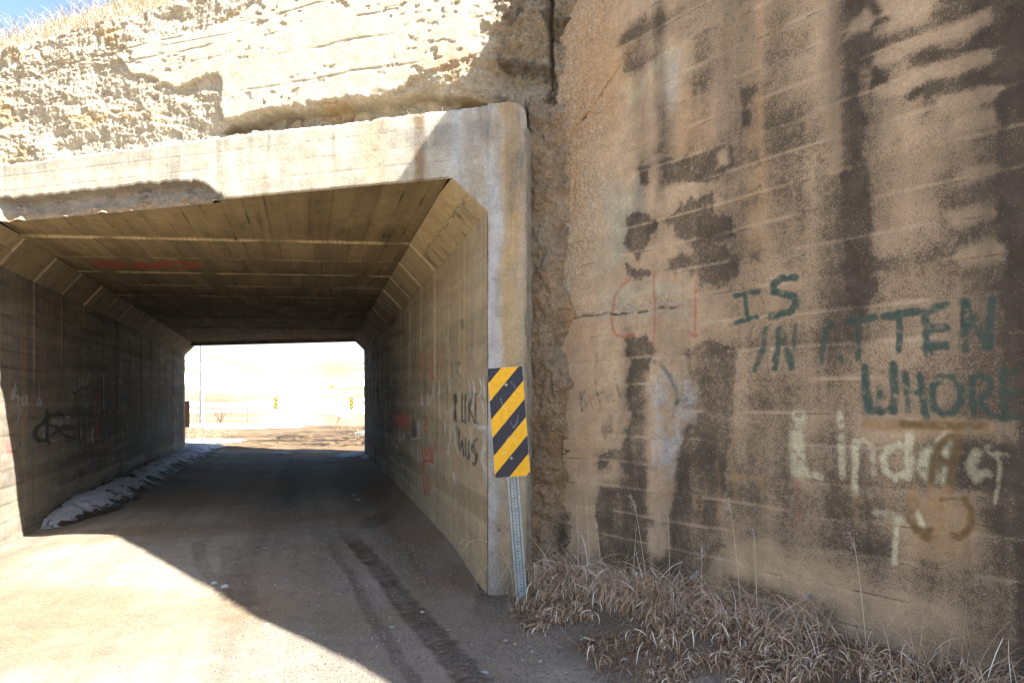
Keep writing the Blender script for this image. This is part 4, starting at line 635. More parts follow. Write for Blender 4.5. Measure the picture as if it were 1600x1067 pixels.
# ------------------------------------------------------------------ ground
def build_ground():
    g = NG('packed_dirt_road'); base = g.attr('base'); st = g.sep(g.attr('stain'))
    n1 = g.noise(45, 4, .6); n2 = g.noise(190, 2, .6); n3 = g.noise(6, 4, .6)
    vc = g.vor(70, 'Color'); vs = g.sep(vc); vd = g.vor(70)
    vc2 = g.vor(28, 'Color'); vs2 = g.sep(vc2); vd2 = g.vor(28)
    col = g.scalec(base, g.math('MULTIPLY', g.math('MULTIPLY', g.rng(n1, .3, .7, .8, 1.2), g.rng(n2, .3, .7, .68, 1.32)), g.rng(n3, .3, .7, .88, 1.12)))
    peb = g.mix(vs[0], (.26, .22, .18), (.13, .115, .10)); peb = g.mix(g.math('GREATER_THAN', vs[1], .8), peb, (.30, .275, .25))
    pm = g.math('MULTIPLY', g.math('GREATER_THAN', g.math('ADD', vs[2], st[1]), 1.0), g.math('LESS_THAN', vd, .42))
    col = g.mix(g.math('MULTIPLY', pm, .8), col, peb)
    pm2 = g.math('MULTIPLY', g.math('GREATER_THAN', g.math('ADD', vs2[2], g.math('MULTIPLY', st[1], .35)), 1.12), g.math('LESS_THAN', vd2, .33))
    col = g.mix(g.math('MULTIPLY', pm2, .7), col, g.mix(vs2[0], (.28, .25, .21), (.14, .12, .10)))
    h = g.math('ADD', g.math('MULTIPLY', n1, .6), g.math('MULTIPLY', n2, .3)); h = g.math('SUBTRACT', h, g.math('MULTIPLY', pm, g.math('MULTIPLY', vd, 2.)))
    mat = g.done(col, g.bump(h, .8, .009))
    u = np.concatenate([np.arange(-9, -6.2, .08), np.arange(-6.2, 1.9, .024), np.arange(1.9, 4.6, .05)])
    y = [2.4]
    while y[-1] < 48: y.append(y[-1]+max(.014, y[-1]*.0045))
    y = np.array(y); U, Y = np.meshgrid(u, y, indexing='ij')
    X = U-.305*Y+.10
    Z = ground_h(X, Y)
    base = np.empty(X.shape+(3,)); base[:] = (.250, .219, .178)
    # long soft wheel lanes along the axis
    lane = fbm(U*1.3, Y*.05, 1.2, 3, 500); base *= (1+.42*lane+.16*fbm(U*6, Y*.12, 1.1, 3, 501)+.10*fbm(X, Y, 2.5, 4, 502)+.10*fbm(X, Y, .9, 3, 507))[..., None]
    intun = ss(8, 13, Y)*(1-ss(20.8, 23, Y)); base *= (1-.42*intun)[..., None]  # tunnel shade painted into the road colour
    orange = ss(-.2, .5, fbm(X, Y, .45, 3, 503)+.5*ss(-2.2, -3.6, X)*ss(6.6, 5.2, Y))[..., None]*.75; base = base*(1-orange)+np.array([.195, .138, .085])*orange
    dr = rx(Y)-X
    grav = ss(2.3, .9, dr+fbm(X, Y, 1.2, 3, 504)*.5)*ss(8.5, 6.0, Y)*(X > -3)
    gl = ss(.0, .5, fbm(U*1.2, Y*.25, 1, 3, 505))*.2
    dirt = ss(.75, .45, dr+.12*fbm(X, Y, 2, 3, 506))*ss(5.2, 6, Y)
    base = base*(1-.6*dirt)[..., None]+np.array([.17, .10, .05])*(.6*dirt)[..., None]
    gr = (grav*.5*(1-dirt))[..., None]; base = base*(1-gr)+np.array([.20, .175, .15])*gr
    pebs = np.clip(.10+.45*grav+gl+.3*dirt, 0, .8)
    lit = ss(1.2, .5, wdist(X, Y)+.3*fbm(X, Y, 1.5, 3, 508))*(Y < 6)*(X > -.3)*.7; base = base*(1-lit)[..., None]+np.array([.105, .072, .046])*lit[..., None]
    # tyre tracks: muddy dark bands with tread lugs
    def track(pts, wd, dp, dark, lug):
        nonlocal Z, base, pebs
        d = pdist(X, Y, pts); px = np.array([p[0] for p in pts]); py = np.array([p[1] for p in pts])
        o = np.argsort(py); cx = np.interp(Y, py[o], px[o]); side = X-cx
        m = ss(wd*1.15, wd*.8, d+fbm(X, Y, 7, 2, 510)*.02)
        fade = ss(8.6, 7.2, Y)
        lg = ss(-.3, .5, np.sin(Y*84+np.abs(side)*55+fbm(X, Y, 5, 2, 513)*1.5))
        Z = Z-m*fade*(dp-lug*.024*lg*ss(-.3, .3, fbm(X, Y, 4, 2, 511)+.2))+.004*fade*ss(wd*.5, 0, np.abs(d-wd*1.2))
        k = (m*fade*dark*(.8+.4*fbm(X, Y, 6, 3, 512))*(1-.42*lug*(1-lg)))[..., None]; base = base*(1-k)+np.array([.055, .042, .030])*k  # lug pattern also painted into the colour, as flat shade hides the relief
        pebs = pebs*(1-m*.7)
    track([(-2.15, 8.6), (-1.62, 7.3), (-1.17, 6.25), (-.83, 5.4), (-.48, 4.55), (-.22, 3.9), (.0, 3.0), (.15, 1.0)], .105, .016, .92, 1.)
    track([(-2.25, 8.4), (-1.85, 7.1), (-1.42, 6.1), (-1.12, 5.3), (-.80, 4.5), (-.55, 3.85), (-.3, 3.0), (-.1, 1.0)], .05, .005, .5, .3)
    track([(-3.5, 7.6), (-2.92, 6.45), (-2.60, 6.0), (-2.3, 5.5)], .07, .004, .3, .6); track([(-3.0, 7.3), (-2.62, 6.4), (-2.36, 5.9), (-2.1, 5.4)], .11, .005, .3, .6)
    for (cx, cy, rxx, ryy, v) in ((-1.75, 9.0, .25, .7, .5), (-2.6, 12.5, .5, 1.5, .35), (-2.2, 10.6, .3, .8, .3)):
        k = (v*ss(1.2, .5, np.hypot((X-cx)/rxx, (Y-cy)/ryy)+.3*fbm(X, Y, 3, 3, 520)))[..., None]; base = base*(1-k)+np.array([.07, .055, .042])*k
    # beyond the far mouth: rutted clay, thin dark streaks in its colour
    far = ss(22, 23.5, Y)*(1-ss(44, 48, Y)); strk = ss(.12, .5, fbm(X*.35+Y*.08, Y*1.0, 1.3, 4, 530)); k = (far*.75*strk)[..., None]; base = base*(1-.9*far)[..., None]+np.array([.17, .115, .065])*(.9*far)[..., None]*(1+.35*fbm(X*.3, Y, .8, 3, 533))[..., None]
    base = base*(1-k)+np.array([.07, .05, .032])*k; Z = Z+far*.08*fbm(X*.4, Y, 1.5, 3, 531)
    offr = ss(-7.2, -8.2, U)*ss(22, 24, Y); k = (offr*.8)[..., None]; base = base*(1-k)+np.array([.19, .145, .085])*(1+.4*fbm(X, Y, 2, 4, 532))[..., None]*k
    ed = np.minimum(ss(-9, -8.4, U), np.minimum(ss(4.6, 4.1, U), np.minimum(ss(2.4, 2.7, Y), ss(48, 45, Y)))); Z = Z-.25*(1-ed)
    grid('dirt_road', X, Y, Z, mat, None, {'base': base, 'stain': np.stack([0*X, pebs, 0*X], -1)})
    bpy.data.objects['dirt_road']['kind'] = 'structure'
    # broad ground sheet to the horizon
    def axis(n, a, k):
        r = [0.]
        while r[-1] < n: r.append(r[-1]+max(a, r[-1]*k))
        r = np.array(r); return np.concatenate([-r[:0:-1], r])
    gx = axis(1500, .5, .05); gy = axis(1500, .5, .05)
    Xg, Yg = np.meshgrid(gx-4, gy+14, indexing='ij')
    dist = np.hypot(Xg+4, Yg)
    Zg = terrain(Xg, Yg)
    b = np.empty(Xg.shape+(3,)); b[:] = (.205, .168, .115); b *= (1+.3*fbm(Xg, Yg, .12, 4, 550)+.2*fbm(Xg, Yg, .5, 3, 551))[..., None]
    near = ss(30, 12, np.hypot(Xg, Yg))[..., None]; b = b*(1-near)+np.array([.27, .215, .15])*near
    # track continuing over the rise
    cxr = -.30*Yg+.5-.0006*np.clip(Yg-40, 0, 400)**2*0; rd = ss(3.4, 2.6, np.abs(Xg-cxr+2.2)+.5*fbm(Xg, Yg, .3, 2, 552))*ss(40, 44, Yg)*ss(400, 200, Yg); b = b*(1-rd[..., None])+np.array([.30, .25, .18])*rd[..., None]
    sn = ss(.02, .2, fbm(Xg*.6, Yg*1.6, .035, 4, 553))*ss(50, 90, Yg); b = b*(1-sn[..., None])+np.array([.85, .86, .88])*sn[..., None]
    g2 = NG('prairie_ground'); n = g2.noise(3, 5); n_ = g2.noise(30, 4)
    m2 = g2.done(g2.scalec(g2.attr('base'), g2.math('MULTIPLY', g2.rng(n, .3, .7, .75, 1.25), g2.rng(n_, .3, .7, .8, 1.2))), g2.bump(n_, .5, .03))
    grid('ground', Xg, Yg, Zg, m2, None, {'base': b}); bpy.data.objects['ground']['kind'] = 'structure'
def terrain(x, y):
    d = np.hypot(x+10, y)
    z = -.13+0*x
    z = z+ss(70, 420, y)*26*(1+.3*fbm(x, y, .004, 3, 540))+ss(40, 160, y)*ss(-14, -40, x+.30*y)*7
    z = z+ss(25, 70, y)*fbm(x, y, .03, 3, 541)*.5
    return z
build_ground()

# embankment over the tunnel
def build_bank():
    g = NG('grassy_bank'); n = g.noise(12, 5); n2 = g.noise(70, 4)
    c = g.mix(g.rng(n, .35, .65), (.34, .28, .19), (.22, .17, .10)); c = g.scalec(c, g.rng(n2, .3, .7, .7, 1.3))
    mat = g.done(c, g.bump(n2, .7, .03))
    s = np.concatenate([np.arange(-60, -12, 2.), np.arange(-12, 2, .15), np.arange(2, 46, 1.)]); e = np.concatenate([np.linspace(0, .3, 60), np.linspace(.32, 1, 40)])
    S, E = np.meshgrid(s, e, indexing='ij')
    w0 = np.where(S > .6, np.maximum(-.734*(S-.6)+.30, -9.), np.where(S < -6.4, np.maximum(-.76*(-6.4-S)+.6, -6.), .5))
    fs0, fs1 = -8.9, -15.2
    w1 = np.where(S > fs0, np.minimum(13.5+.9*np.maximum(S-fs0-8, 0), 23.5), np.where(S < fs1, np.minimum(13.7+.9*(fs1-S), 23.5), 13.55))
    Wd = w0+(w1-w0)*E
    crest = 7.34+np.clip(S+8.5, -3, 5)*.34
    front = 5.32+(np.clip(S, -8, 1)+5.5)*.073+(Wd-.5)/1.05; back = 3.75+(13.75-Wd)/1.7
    back = np.where((S > fs0+8) | (S < fs1+.3), (23.3-Wd)/1.9, back)
    Z = np.minimum(np.minimum(front, back), crest)+fbm(S, Wd, .9, 3, 560)*.08
    Z = np.where((S > 8) | (S < -14), np.minimum(Z, 1.1*(Wd+9)*.62), Z); Z = np.maximum(Z, -.3)
    X, Y = fpt(S, Wd)
    o = grid('embankment', X, Y, Z, mat, None, None); o['kind'] = 'structure'
    return crest
build_bank()
def bank_z(s, w):
    return np.minimum(5.32+(np.clip(s, -8, 1)+5.5)*.073+(w-.5)/1.05, 7.34+np.clip(s+8.5, -3, 5)*.34)

# left wing wall (mirror, plain) and far wing walls
def plain_wall(name, label, p, d, L, h0, h1, th=.3):
    mbx = MB(); n = (-d[1], d[0]); N_ = 12
    for i in range(N_):
        a = L*i/N_; b = L*(i+1)/N_; za = h0+(h1-h0)*i/N_; zb = h0+(h1-h0)*(i+1)/N_
        A = [(p[0]+d[0]*a+n[0]*o, p[1]+d[1]*a+n[1]*o) for o in (0, th)]; B = [(p[0]+d[0]*b+n[0]*o, p[1]+d[1]*b+n[1]*o) for o in (0, th)]
        mbx.quad([(A[0][0], A[0][1], -.4), (B[0][0], B[0][1], -.4), (B[0][0], B[0][1], zb), (A[0][0], A[0][1], za)])
        mbx.quad([(A[1][0], A[1][1], -.4), (A[1][0], A[1][1], za), (B[1][0], B[1][1], zb), (B[1][0], B[1][1], -.4)])
        mbx.quad([(A[0][0], A[0][1], za), (B[0][0], B[0][1], zb), (B[1][0], B[1][1], zb), (A[1][0], A[1][1], za)])
    mbx.quad([(B[0][0], B[0][1], -.4), (B[1][0], B[1][1], -.4), (B[1][0], B[1][1], h1), (B[0][0], B[0][1], h1)])
    o = mbx.build(name, plainmat(name, (.40, .33, .23), sc=8)); tag(o, label, 'wall'); return o
pl = fpt(-6.08, .02); plain_wall('wing_wall', 'plain sunlit concrete wing wall on the left of the near mouth', pl, (-.93, -.37), 7., 5.2, 2.6)
# ------------------------------------------------------------------ object marker sign
def sign_mat(y1, y2, period, phase, lean=1.0, scuff=True):
    g = NG('striped_sign'); x = g.N.new('ShaderNodeSeparateXYZ'); g.L.new(g.tc, x.inputs[0])
    v = g.math('FRACT', g.math('ADD', g.math('DIVIDE', g.math('SUBTRACT', x.outputs[2], g.math('MULTIPLY', x.outputs[0], lean)), period), phase))
    n = g.noise(30, 4); n2 = g.noise(150, 3)
    st = g.math('GREATER_THAN', v, .5)
    c = g.mix(st, (.014, .016, .035), (.80, .42, .005))
    c = g.scalec(c, g.rng(n, .3, .7, .9, 1.1))
    if scuff:
        a = g.attr('paint', 'Alpha'); c = g.mix(g.math('MULTIPLY', a, .5), c, g.attr('paint'))
        c = g.mix(g.math('MULTIPLY', g.math('GREATER_THAN', n2, .70), .35), c, (.35, .36, .38))
    g.b.inputs['Specular IOR Level'].default_value = .4
    return g.done(c, None, .45)
galv = NG('galvanised_steel'); _n = galv.noise(40, 4); _n2 = galv.noise(6, 3)
galv.b.inputs['Metallic'].default_value = .35
M_GALV = galv.done(galv.scalec(galv.mix(galv.rng(_n2, .4, .6), (.30, .34, .35), (.38, .41, .42)), galv.rng(_n, .3, .7, .8, 1.2)), galv.bump(_n, .15, .002), .55)
M_EDGE = plainmat('sign_edge', (.62, .62, .60), .6, .05)
def marker(name, label, base, lean_deg, turn, w_, h_, z0, ph=0., detail=True, mirror=1., group=None):
    root = empty(name, base); tag(root, label, 'road sign', group)
    M_ = Matrix.Translation(base) @ Matrix.Rotation(R(turn), 4, 'Z') @ Matrix.Rotation(R(lean_deg), 4, 'Y') @ Matrix.Rotation(R(-1), 4, 'X')
    def addm(ob):
        ob.matrix_parent_inverse = Matrix.Identity(4); ob.matrix_basis = Matrix.Translation(base).inverted() @ M_; return ob
    hw = w_/2
    # face (with scuffs) as a fine grid, slightly bowed
    u = np.linspace(-hw, hw, 60 if detail else 6); v = np.linspace(z0, z0+h_, 160 if detail else 10); U, V = np.meshgrid(u, v, indexing='ij')
    D = .004*np.sin(V*3.1)+.0015*fbm(U, V, 6, 2, 600)
    q = lambda a, b: (-hw+a*w_, z0+h_*(1-b))
    K = [('w', .004, .6, [q(.32, .28), q(.36, .36), q(.46, .38)]), ('w', .003, .5, [q(.62, .13), q(.75, .18), q(.80, .24)]), ('t', .004, .5, [q(.33, .45), q(.28, .5), q(.36, .53), q(.5, .47), q(.55, .42)]), ('t', .004, .45, [q(.8, .30), q(.7, .34), q(.85, .36)]), ('w', .004, .45, [q(.32, .82), q(.34, .70), q(.45, .63), q(.62, .64), q(.70, .70)]), ('w', .003, .5, [q(.55, .5), q(.62, .56), q(.75, .50), q(.78, .45)]), ('w', .002, .6, [q(.86, .52), q(.93, .50)])] if detail else []
    pt = paint(U, V, K, seed=601) if detail else np.zeros(U.shape+(4,))
    sm = sign_mat(0, 0, h_/3.0, ph, mirror, detail)
    f = grid('sign_face', U, D-.0035, V, sm, None, {'paint': pt}); f.parent = root; addm(f)
    mbx = MB(); mbx.box((-hw-.002, -.001, z0-.002), (hw+.002, .003, z0+h_+.002)); e = mbx.build('sign_backing', M_EDGE, None); e.parent = root; addm(e)
    if detail:
        for vz in (z0+h_*.84, z0+h_*.168):
            b_ = MB(); b_.tube([(0, -.002, vz), (0, -.012, vz)], .011, 12); b_.tube([(0, -.008, vz), (0, -.016, vz)], .006, 6)
            o = b_.build('bolt', M_GALV, None); o.parent = root; addm(o)
    # u-channel post with punched holes
    p = MB(); H_ = z0+h_-.06; hw2 = .031
    prof = [(-hw2-.012, .006), (-hw2, .006), (-hw2+.010, .030), (hw2-.010, .030), (hw2, .006), (hw2+.012, .006)]
    for (xa, ya), (xb, yb) in zip(prof[:-1], prof[1:]):
        for o_, fl in ((0, 1), (.003, -1)):
            qd = [(xa, ya+o_, -.4), (xb, yb+o_, -.4), (xb, yb+o_, H_), (xa, ya+o_, H_)]
            p.quad(qd if fl > 0 else qd[::-1])
    po = p.build('post', M_GALV, None); po.parent = root; addm(po)
    if detail:
        hm = plainmat('hole', (.012, .012, .012), 1., 0); hb = MB()
        zz = .05
        while zz < z0-.01:
            hb.tube([(0, .0292, zz), (0, .0300, zz)], .0048, 8); zz += .0254
        ho = hb.build('punched_holes', hm, None); ho.parent = root; addm(ho)
    return root
MS = marker('object_marker', 'black and yellow striped marker sign on leaning galvanised post at the tunnel corner', (.075, 5.20, .10), -4.2, 2., .268, .835, .93, .56, True, 1.05)

# ------------------------------------------------------------------ stones and gravel
M_STONE = attrmat('stone', .85, .25, 60)
def stone_mesh(rng, r, flat=.55, sub=2):
    bm = bmesh.new(); bmesh.ops.create_icosphere(bm, subdivisions=sub, radius=1)
    sx, sy, sz = rng.uniform(.8, 1.2), rng.uniform(.6, 1.0), flat*rng.uniform(.7, 1.2); o = rng.uniform(0, 50)
    for v in bm.verts:
        k = 1+.22*math.sin(v.co.x*3+o)*math.cos(v.co.y*2.4+o*2)+.12*math.sin(v.co.z*5+o)
        v.co = Vector((v.co.x*sx*k*r, v.co.y*sy*k*r, v.co.z*sz*k*r))
    return bm
rng = random.Random(7)
SLAB_ = ['grey-blue cobble at the edge of the sun patch on the road', 'larger pale cobble right of the grey-blue one at the sun edge', 'flat clod on the shaded road inside the tunnel mouth', 'smaller clod behind the flat one inside the tunnel mouth',
 'pebble in the middle of the shaded road, farthest from the sun edge', 'stone beside the left tyre rut on the shaded road', 'tiny pebble alone in the mid road shade', 'flat white stone on the ridge right of the tyre track', 'pebble on the gravel strip near the tyre track bend',
 'long pale stone at the bottom edge by the tyre track', 'two-toned chip on the gravel below the sign', 'white chip on the gravel, nearest the grass', 'blue-white stone at the dirt lip below the sign post', 'broken stone left of the blue-white one',
 'buff stone under the corner of the tunnel wall', 'flat stone half buried left of the grass bank', 'dull stone at the bottom edge among the grass litter']
for i, (x, y, r) in enumerate(STONES):
    r = max(.012, r*.5)
    bm = stone_mesh(rng, r, sub=2); me = bpy.data.meshes.new('stone'); bm.to_mesh(me); bm.free()
    c = rng.choice([(.30, .28, .25), (.25, .25, .26), (.28, .23, .18), (.40, .38, .35), (.2, .19, .19)])
    if i < 2: c = (.36, .38, .40)
    set_attrs(me, {'base': np.tile(np.array(c), (len(me.vertices), 1))}); me.materials.append(M_STONE)
    for p in me.polygons: p.use_smooth = True
    o = bpy.data.objects.new('stone', me); link(o); o.location = (x, y, float(ground_h(x, y))+r*.15); o.rotation_euler = (0, 0, rng.uniform(0, 6))
    tag(o, SLAB_[i], 'stone', 'loose stones on the road')
# fine gravel (uncountable)
def scatter_gravel():
    r_ = np.random.RandomState(5); n = 17000
    ico = bmesh.new(); bmesh.ops.create_icosphere(ico, subdivisions=1, radius=1); ico.verts.ensure_lookup_table()
    bv = np.array([v.co[:] for v in ico.verts]); bf = np.array([[v.index for v in f.verts] for f in ico.faces]); ico.free()
    y = 2.6+r_.rand(n*4)**1.6*8; dr = r_.rand(n*4)*3.2; x = rx(y)-dr+ (y < 5.6)*(r_.rand(n*4)*1.5)
    dens = ss(3.0, .4, dr)*1.2*(.4+.6*(fbm(x, y, 1.2, 3, 504) > -.1)); keep = (r_.rand(n*4) < dens*.75) & (wdist(x, y) > .15)
    x = x[keep][:n]; y = y[keep][:n]
    # a sparser dust of pebbles on the sunlit side
    m = 2200; y2 = 3+r_.rand(m)*6; x2 = -6.5+r_.rand(m)*6; k2 = (x2 > lx(y2)+.1) & (fbm(x2*1.2, y2*.4, .8, 3, 505) > 0); x = np.concatenate([x, x2[k2]]); y = np.concatenate([y, y2[k2]])
    tr = pdist(x, y, [(-2.15, 8.6), (-1.17, 6.25), (-.48, 4.55), (0, 3.0)]); k = tr > .17; x = x[k]; y = y[k]; n = len(x)
    r = .0028+.0095*r_.rand(n)**4; ang = r_.rand(n)*6.28
    sc = np.stack([r*r_.uniform(.8, 1.3, n), r*r_.uniform(.6, 1, n), r*r_.uniform(.4, .8, n)], -1)
    V = bv[None]*sc[:, None, :]*(1+.25*r_.randn(n, len(bv), 1)*.5)
    ca, sa = np.cos(ang)[:, None], np.sin(ang)[:, None]
    VX = V[..., 0]*ca-V[..., 1]*sa+x[:, None]; VY = V[..., 0]*sa+V[..., 1]*ca+y[:, None]; VZ = V[..., 2]+(ground_h(x, y)+r*.2)[:, None]
    co = np.stack([VX, VY, VZ], -1).reshape(-1, 3); F = (bf[None]+(np.arange(n)*len(bv))[:, None, None]).reshape(-1, 3)
    me = bpy.data.meshes.new('gravel'); me.vertices.add(len(co)); me.vertices.foreach_set('co', co.astype(np.float32).ravel())
    me.loops.add(len(F)*3); me.loops.foreach_set('vertex_index', F.astype(np.int32).ravel()); me.polygons.add(len(F)); me.polygons.foreach_set('loop_start', np.arange(0, len(F)*3, 3, dtype=np.int32)); me.update(calc_edges=True)
    t = r_.rand(n, 1); c = np.array([.15, .13, .105])*(1-t)+np.array([.26, .235, .21])*t; c = c*(.7+.5*r_.rand(n, 1)); c[r_.rand(n) > .985] = (.42, .40, .38)
    set_attrs(me, {'base': np.repeat(c, len(bv), 0)}); me.materials.append(M_STONE); o = bpy.data.objects.new('gravel', me); link(o)
    tag(o, 'loose grey gravel scattered along the road edge', 'gravel', None, 'stuff')
scatter_gravel()

# ------------------------------------------------------------------ dry grass
M_GRASS = attrmat('dry_grass', .8, .15, 120)
def ribbons(name, roots, r_, lmin, lmax, width, curl, lean, cols, segs=7, upv=1.0, dirb=None):
    """curled ribbon blades; roots (n,3)"""
    n = len(roots); L = lmin+(lmax-lmin)*r_.rand(n)**1.5
    az = r_.rand(n)*6.2832; el = np.clip(upv*(1.35-lean*r_.rand(n)), .05, 1.55)
    if dirb is not None: az = np.where(r_.rand(n) < .5, dirb+r_.randn(n)*.7, az)
    bend = curl*(.3+r_.rand(n)**1.2*1.5)/segs; twist = r_.randn(n)*.35
    P_ = roots.copy(); vs = []; step = L/segs; wd = width*(.6+.8*r_.rand(n))
    for k in range(segs+1):
        d = np.stack([np.cos(az)*np.cos(el), np.sin(az)*np.cos(el), np.sin(el)], -1)
        side = np.stack([-np.sin(az+twist*k), np.cos(az+twist*k), .3*np.sin(twist*k*2)], -1)
        ww = wd*(1-.85*(k/segs)**1.5)*.5
        vs.append(P_-side*ww[:, None]); vs.append(P_+side*ww[:, None])
        P_ = P_+d*step[:, None]; el = el-bend*(1+k*.35); az = az+r_.randn(n)*.10+twist*.25
    V = np.stack(vs, 1); m = 2*(segs+1); co = V.reshape(-1, 3)
    f0 = np.array([[2*k, 2*k+1, 2*k+3, 2*k+2] for k in range(segs)]); F = (f0[None]+(np.arange(n)*m)[:, None, None]).reshape(-1, 4)
    t = np.clip(r_.rand(n, 1)*.7+.6*fbm(roots[:, 0], roots[:, 1], 3.5, 2, 620)[:, None]+.15, 0, 1); c = np.array(cols[0])*(1-t)+np.array(cols[1])*t; br = (r_.rand(n) < .15)[:, None]; c = np.where(br, np.array(cols[2]), c)
    return co, F, np.repeat(c, m, 0)
def ribbon_obj(name, parts, mat=None):
    cos, Fs, cs, b = [], [], [], 0
    for co, F, c in parts: cos.append(co); Fs.append(F+b); cs.append(c); b += len(co)
    co = np.concatenate(cos); F = np.concatenate(Fs); c = np.concatenate(cs)
    me = bpy.data.meshes.new(name); me.vertices.add(len(co)); me.vertices.foreach_set('co', co.astype(np.float32).ravel())
    me.loops.add(len(F)*4); me.loops.foreach_set('vertex_index', F.astype(np.int32).ravel()); me.polygons.add(len(F)); me.polygons.foreach_set('loop_start', np.arange(0, len(F)*4, 4, dtype=np.int32)); me.polygons.foreach_set('use_smooth', np.full(len(F), True)); me.update(calc_edges=True)
    set_attrs(me, {'base': c}); me.materials.append(mat or M_GRASS); o = bpy.data.objects.new(name, me); return link(o)
r_ = np.random.RandomState(9)
def wpos(t, d): return WP[0]+WD[0]*t+WN[0]*d, WP[1]+WD[1]*t+WN[1]*d
def near_grass():
    parts = []
    def roots(n, dmax, tmin=-.35, tmax=3.4, clump=True, dmin=.02):
        t = tmin+(tmax-tmin)*r_.rand(n*3); d = dmin+(dmax-dmin)*r_.rand(n*3)
        x, y = wpos(t, d); edge = .42+.50*ss(-.2, .7, t)+.35*ss(1.0, 2.0, t)+.22*fbm(t, t*0, 2.5, 3, 611)
        dn = (d < edge) & (fbm(x, y, 2.6, 3, 610) > (-.02 if clump else -.3)+.50*(d/edge-.5)+.16*ss(1.7, 3.0, t)) & (y < 5.75-.28*x) & (x > .03)
        x = x[dn][:n]; y = y[dn][:n]; return np.stack([x, y, ground_h(x, y)-.01], -1)
    straw = [(.60, .45, .32), (.30, .195, .12), (.88, .78, .66)]; brown = [(.28, .175, .10), (.13, .08, .045), (.48, .35, .23)]
    parts.append(ribbons('', roots(13000, 1.10, clump=False), r_, .04, .20, .005, 1.8, 1.45, brown, 6))
    parts.append(ribbons('', roots(5600, 1.0), r_, .12, .46, .0060, 6.5, 1.2, straw, 11))
    parts.append(ribbons('', roots(3600, .70, .0, 3.4), r_, .18, .66, .0066, 7.5, .8, straw, 14))
    parts.append(ribbons('', roots(2300, .34, -.35, 1.5), r_, .28, .78, .0056, 3.2, .5, straw, 11))
    parts.append(ribbons('', roots(700, .45, .0, 3.4), r_, .3, .6, .003, 1.2, .35, straw, 9))
    o = ribbon_obj('dry_grass', parts); tag(o, 'tangled curled dead grass along the foot of the wing wall', 'grass', None, 'stuff')
near_grass()
# tall seed-head stalks standing in front of the wall
def stalk(x, y, h, az, lean, head, seed, label):
    rs = random.Random(seed); root = empty('grass_stalk', (x, y, float(ground_h(x, y)))); tag(root, label, 'dry grass')
    pts = []; p = Vector((x, y, float(ground_h(x, y))-.02)); el = math.pi/2-lean
    for k in range(9):
        pts.append(p.copy()); d = Vector((math.cos(az)*math.cos(el), math.sin(az)*math.cos(el), math.sin(el))); p = p+d*h/8; el -= lean*.18
    mbx = MB(); mbx.tube(pts, [.0024*(1-.6*k/8) for k in range(9)], 4, c=(.58, .49, .36)); mbx.build('stem', M_GRASS, root)
    if head:
        parts = []; tip = np.array(pts[-1][:]); n = int(42*head)
        k = r_.rand(n); rt = np.array(pts[-2][:])[None]*(1-k)[:, None]+(tip+np.array([math.cos(az)*.03, math.sin(az)*.03, .02]))[None]*k[:, None]
        parts.append(ribbons('', rt, r_, .02, .055*head, .0035, 3.0, 1.2, [(.52, .47, .42), (.42, .36, .30), (.62, .58, .54)], 5, 1., az))
        hd = ribbon_obj('seed_head', parts); hd.parent = root; place(hd)
def at_wall(t, d): return wpos(t, d)
ST = [(.42, .14, .62, 1.6, .15, 0, 'thin bare stem against the black streak, furthest left'), (.55, .15, .66, 1.7, .10, .5, 'thin straight stem with small tip over the black streak'), (.66, .13, .52, 1.9, .12, .6, 'short stem with drooping grey tip at the black streak'),
      (.98, .15, .55, 1.2, .22, 1., 'stem leaning right beside the pale chipped spot on the wall'), (1.12, .14, .72, 2.2, .12, 1.2, 'tall feathery stem leaning left near the chipped spot'), (1.30, .12, .60, 1.5, .08, .8, 'upright stem right of the feathery one'),
      (1.86, .12, .74, 1.9, .10, 1.3, 'tall stem with feathery head below the painted L'), (1.97, .12, .58, 1.4, .15, 1.1, 'stem with bent feathery head, right of the tall one'), (1.62, .2, .42, 1.3, .2, 1.3, 'low stem with broad pale head over the pale wall foot'),
      (2.62, .12, .62, 1.8, .10, 1.0, 'lone stem with pale tuft near the right end of the wall'), (1.4, .35, .38, .3, .5, 1.6, 'short arching stem with bright feathery plume'), (2.1, .30, .40, .2, .6, 1.7, 'low plume arching to the right over the grass'), (.2, .2, .55, 3.1, .35, .8, 'stem curving left behind the sign post')]
for i, (t, d, h, az, ln, hd, lb) in enumerate(ST):
    x, y = at_wall(t, d); stalk(x, y, h, az, ln, hd, i, 'dry grass '+lb)
# fallen leaves and a bent bright reed by the post
M_LEAF = attrmat('dry_leaf', .8, .25, 90)
for i, (t, d, a, lb) in enumerate([(.55, .75, .5, 'tan fallen leaf in the litter, nearest the sign post'), (.95, .80, 1.9, 'curled brown leaf in the litter of the bank'), (1.25, .85, .2, 'pale dry leaf at the outer edge of the grass'), (.75, .92, 3., 'small buff leaf on the dirt below the grass')]):
    x, y = wpos(t, d); V = []; n = 9
    me = MB(); L = .045; z = float(ground_h(x, y))+.02; ca, sa = math.cos(a), math.sin(a)
    pts = []
    for k in range(n):
        u = k/(n-1); wv = .6*L*math.sin(math.pi*u)**.8; cx = (u-.5)*L*2; zz = z+.014*math.cos(u*3)+.008*u
        for sgn in (-1, 0, 1): pts.append((x+cx*ca-sgn*wv*sa, y+cx*sa+sgn*wv*ca, zz+abs(sgn)*.010))
    b = len(me.v); me.v += pts
    for k in range(n-1):
        for j in range(2): me.f.append((b+3*k+j, b+3*k+3+j, b+3*k+4+j, b+3*k+1+j))
    me.c = [(.40, .27, .15) if i != 2 else (.45, .40, .34)]*len(me.v); tag(me.build('fallen_leaf', M_LEAF, None, True), lb, 'leaf')
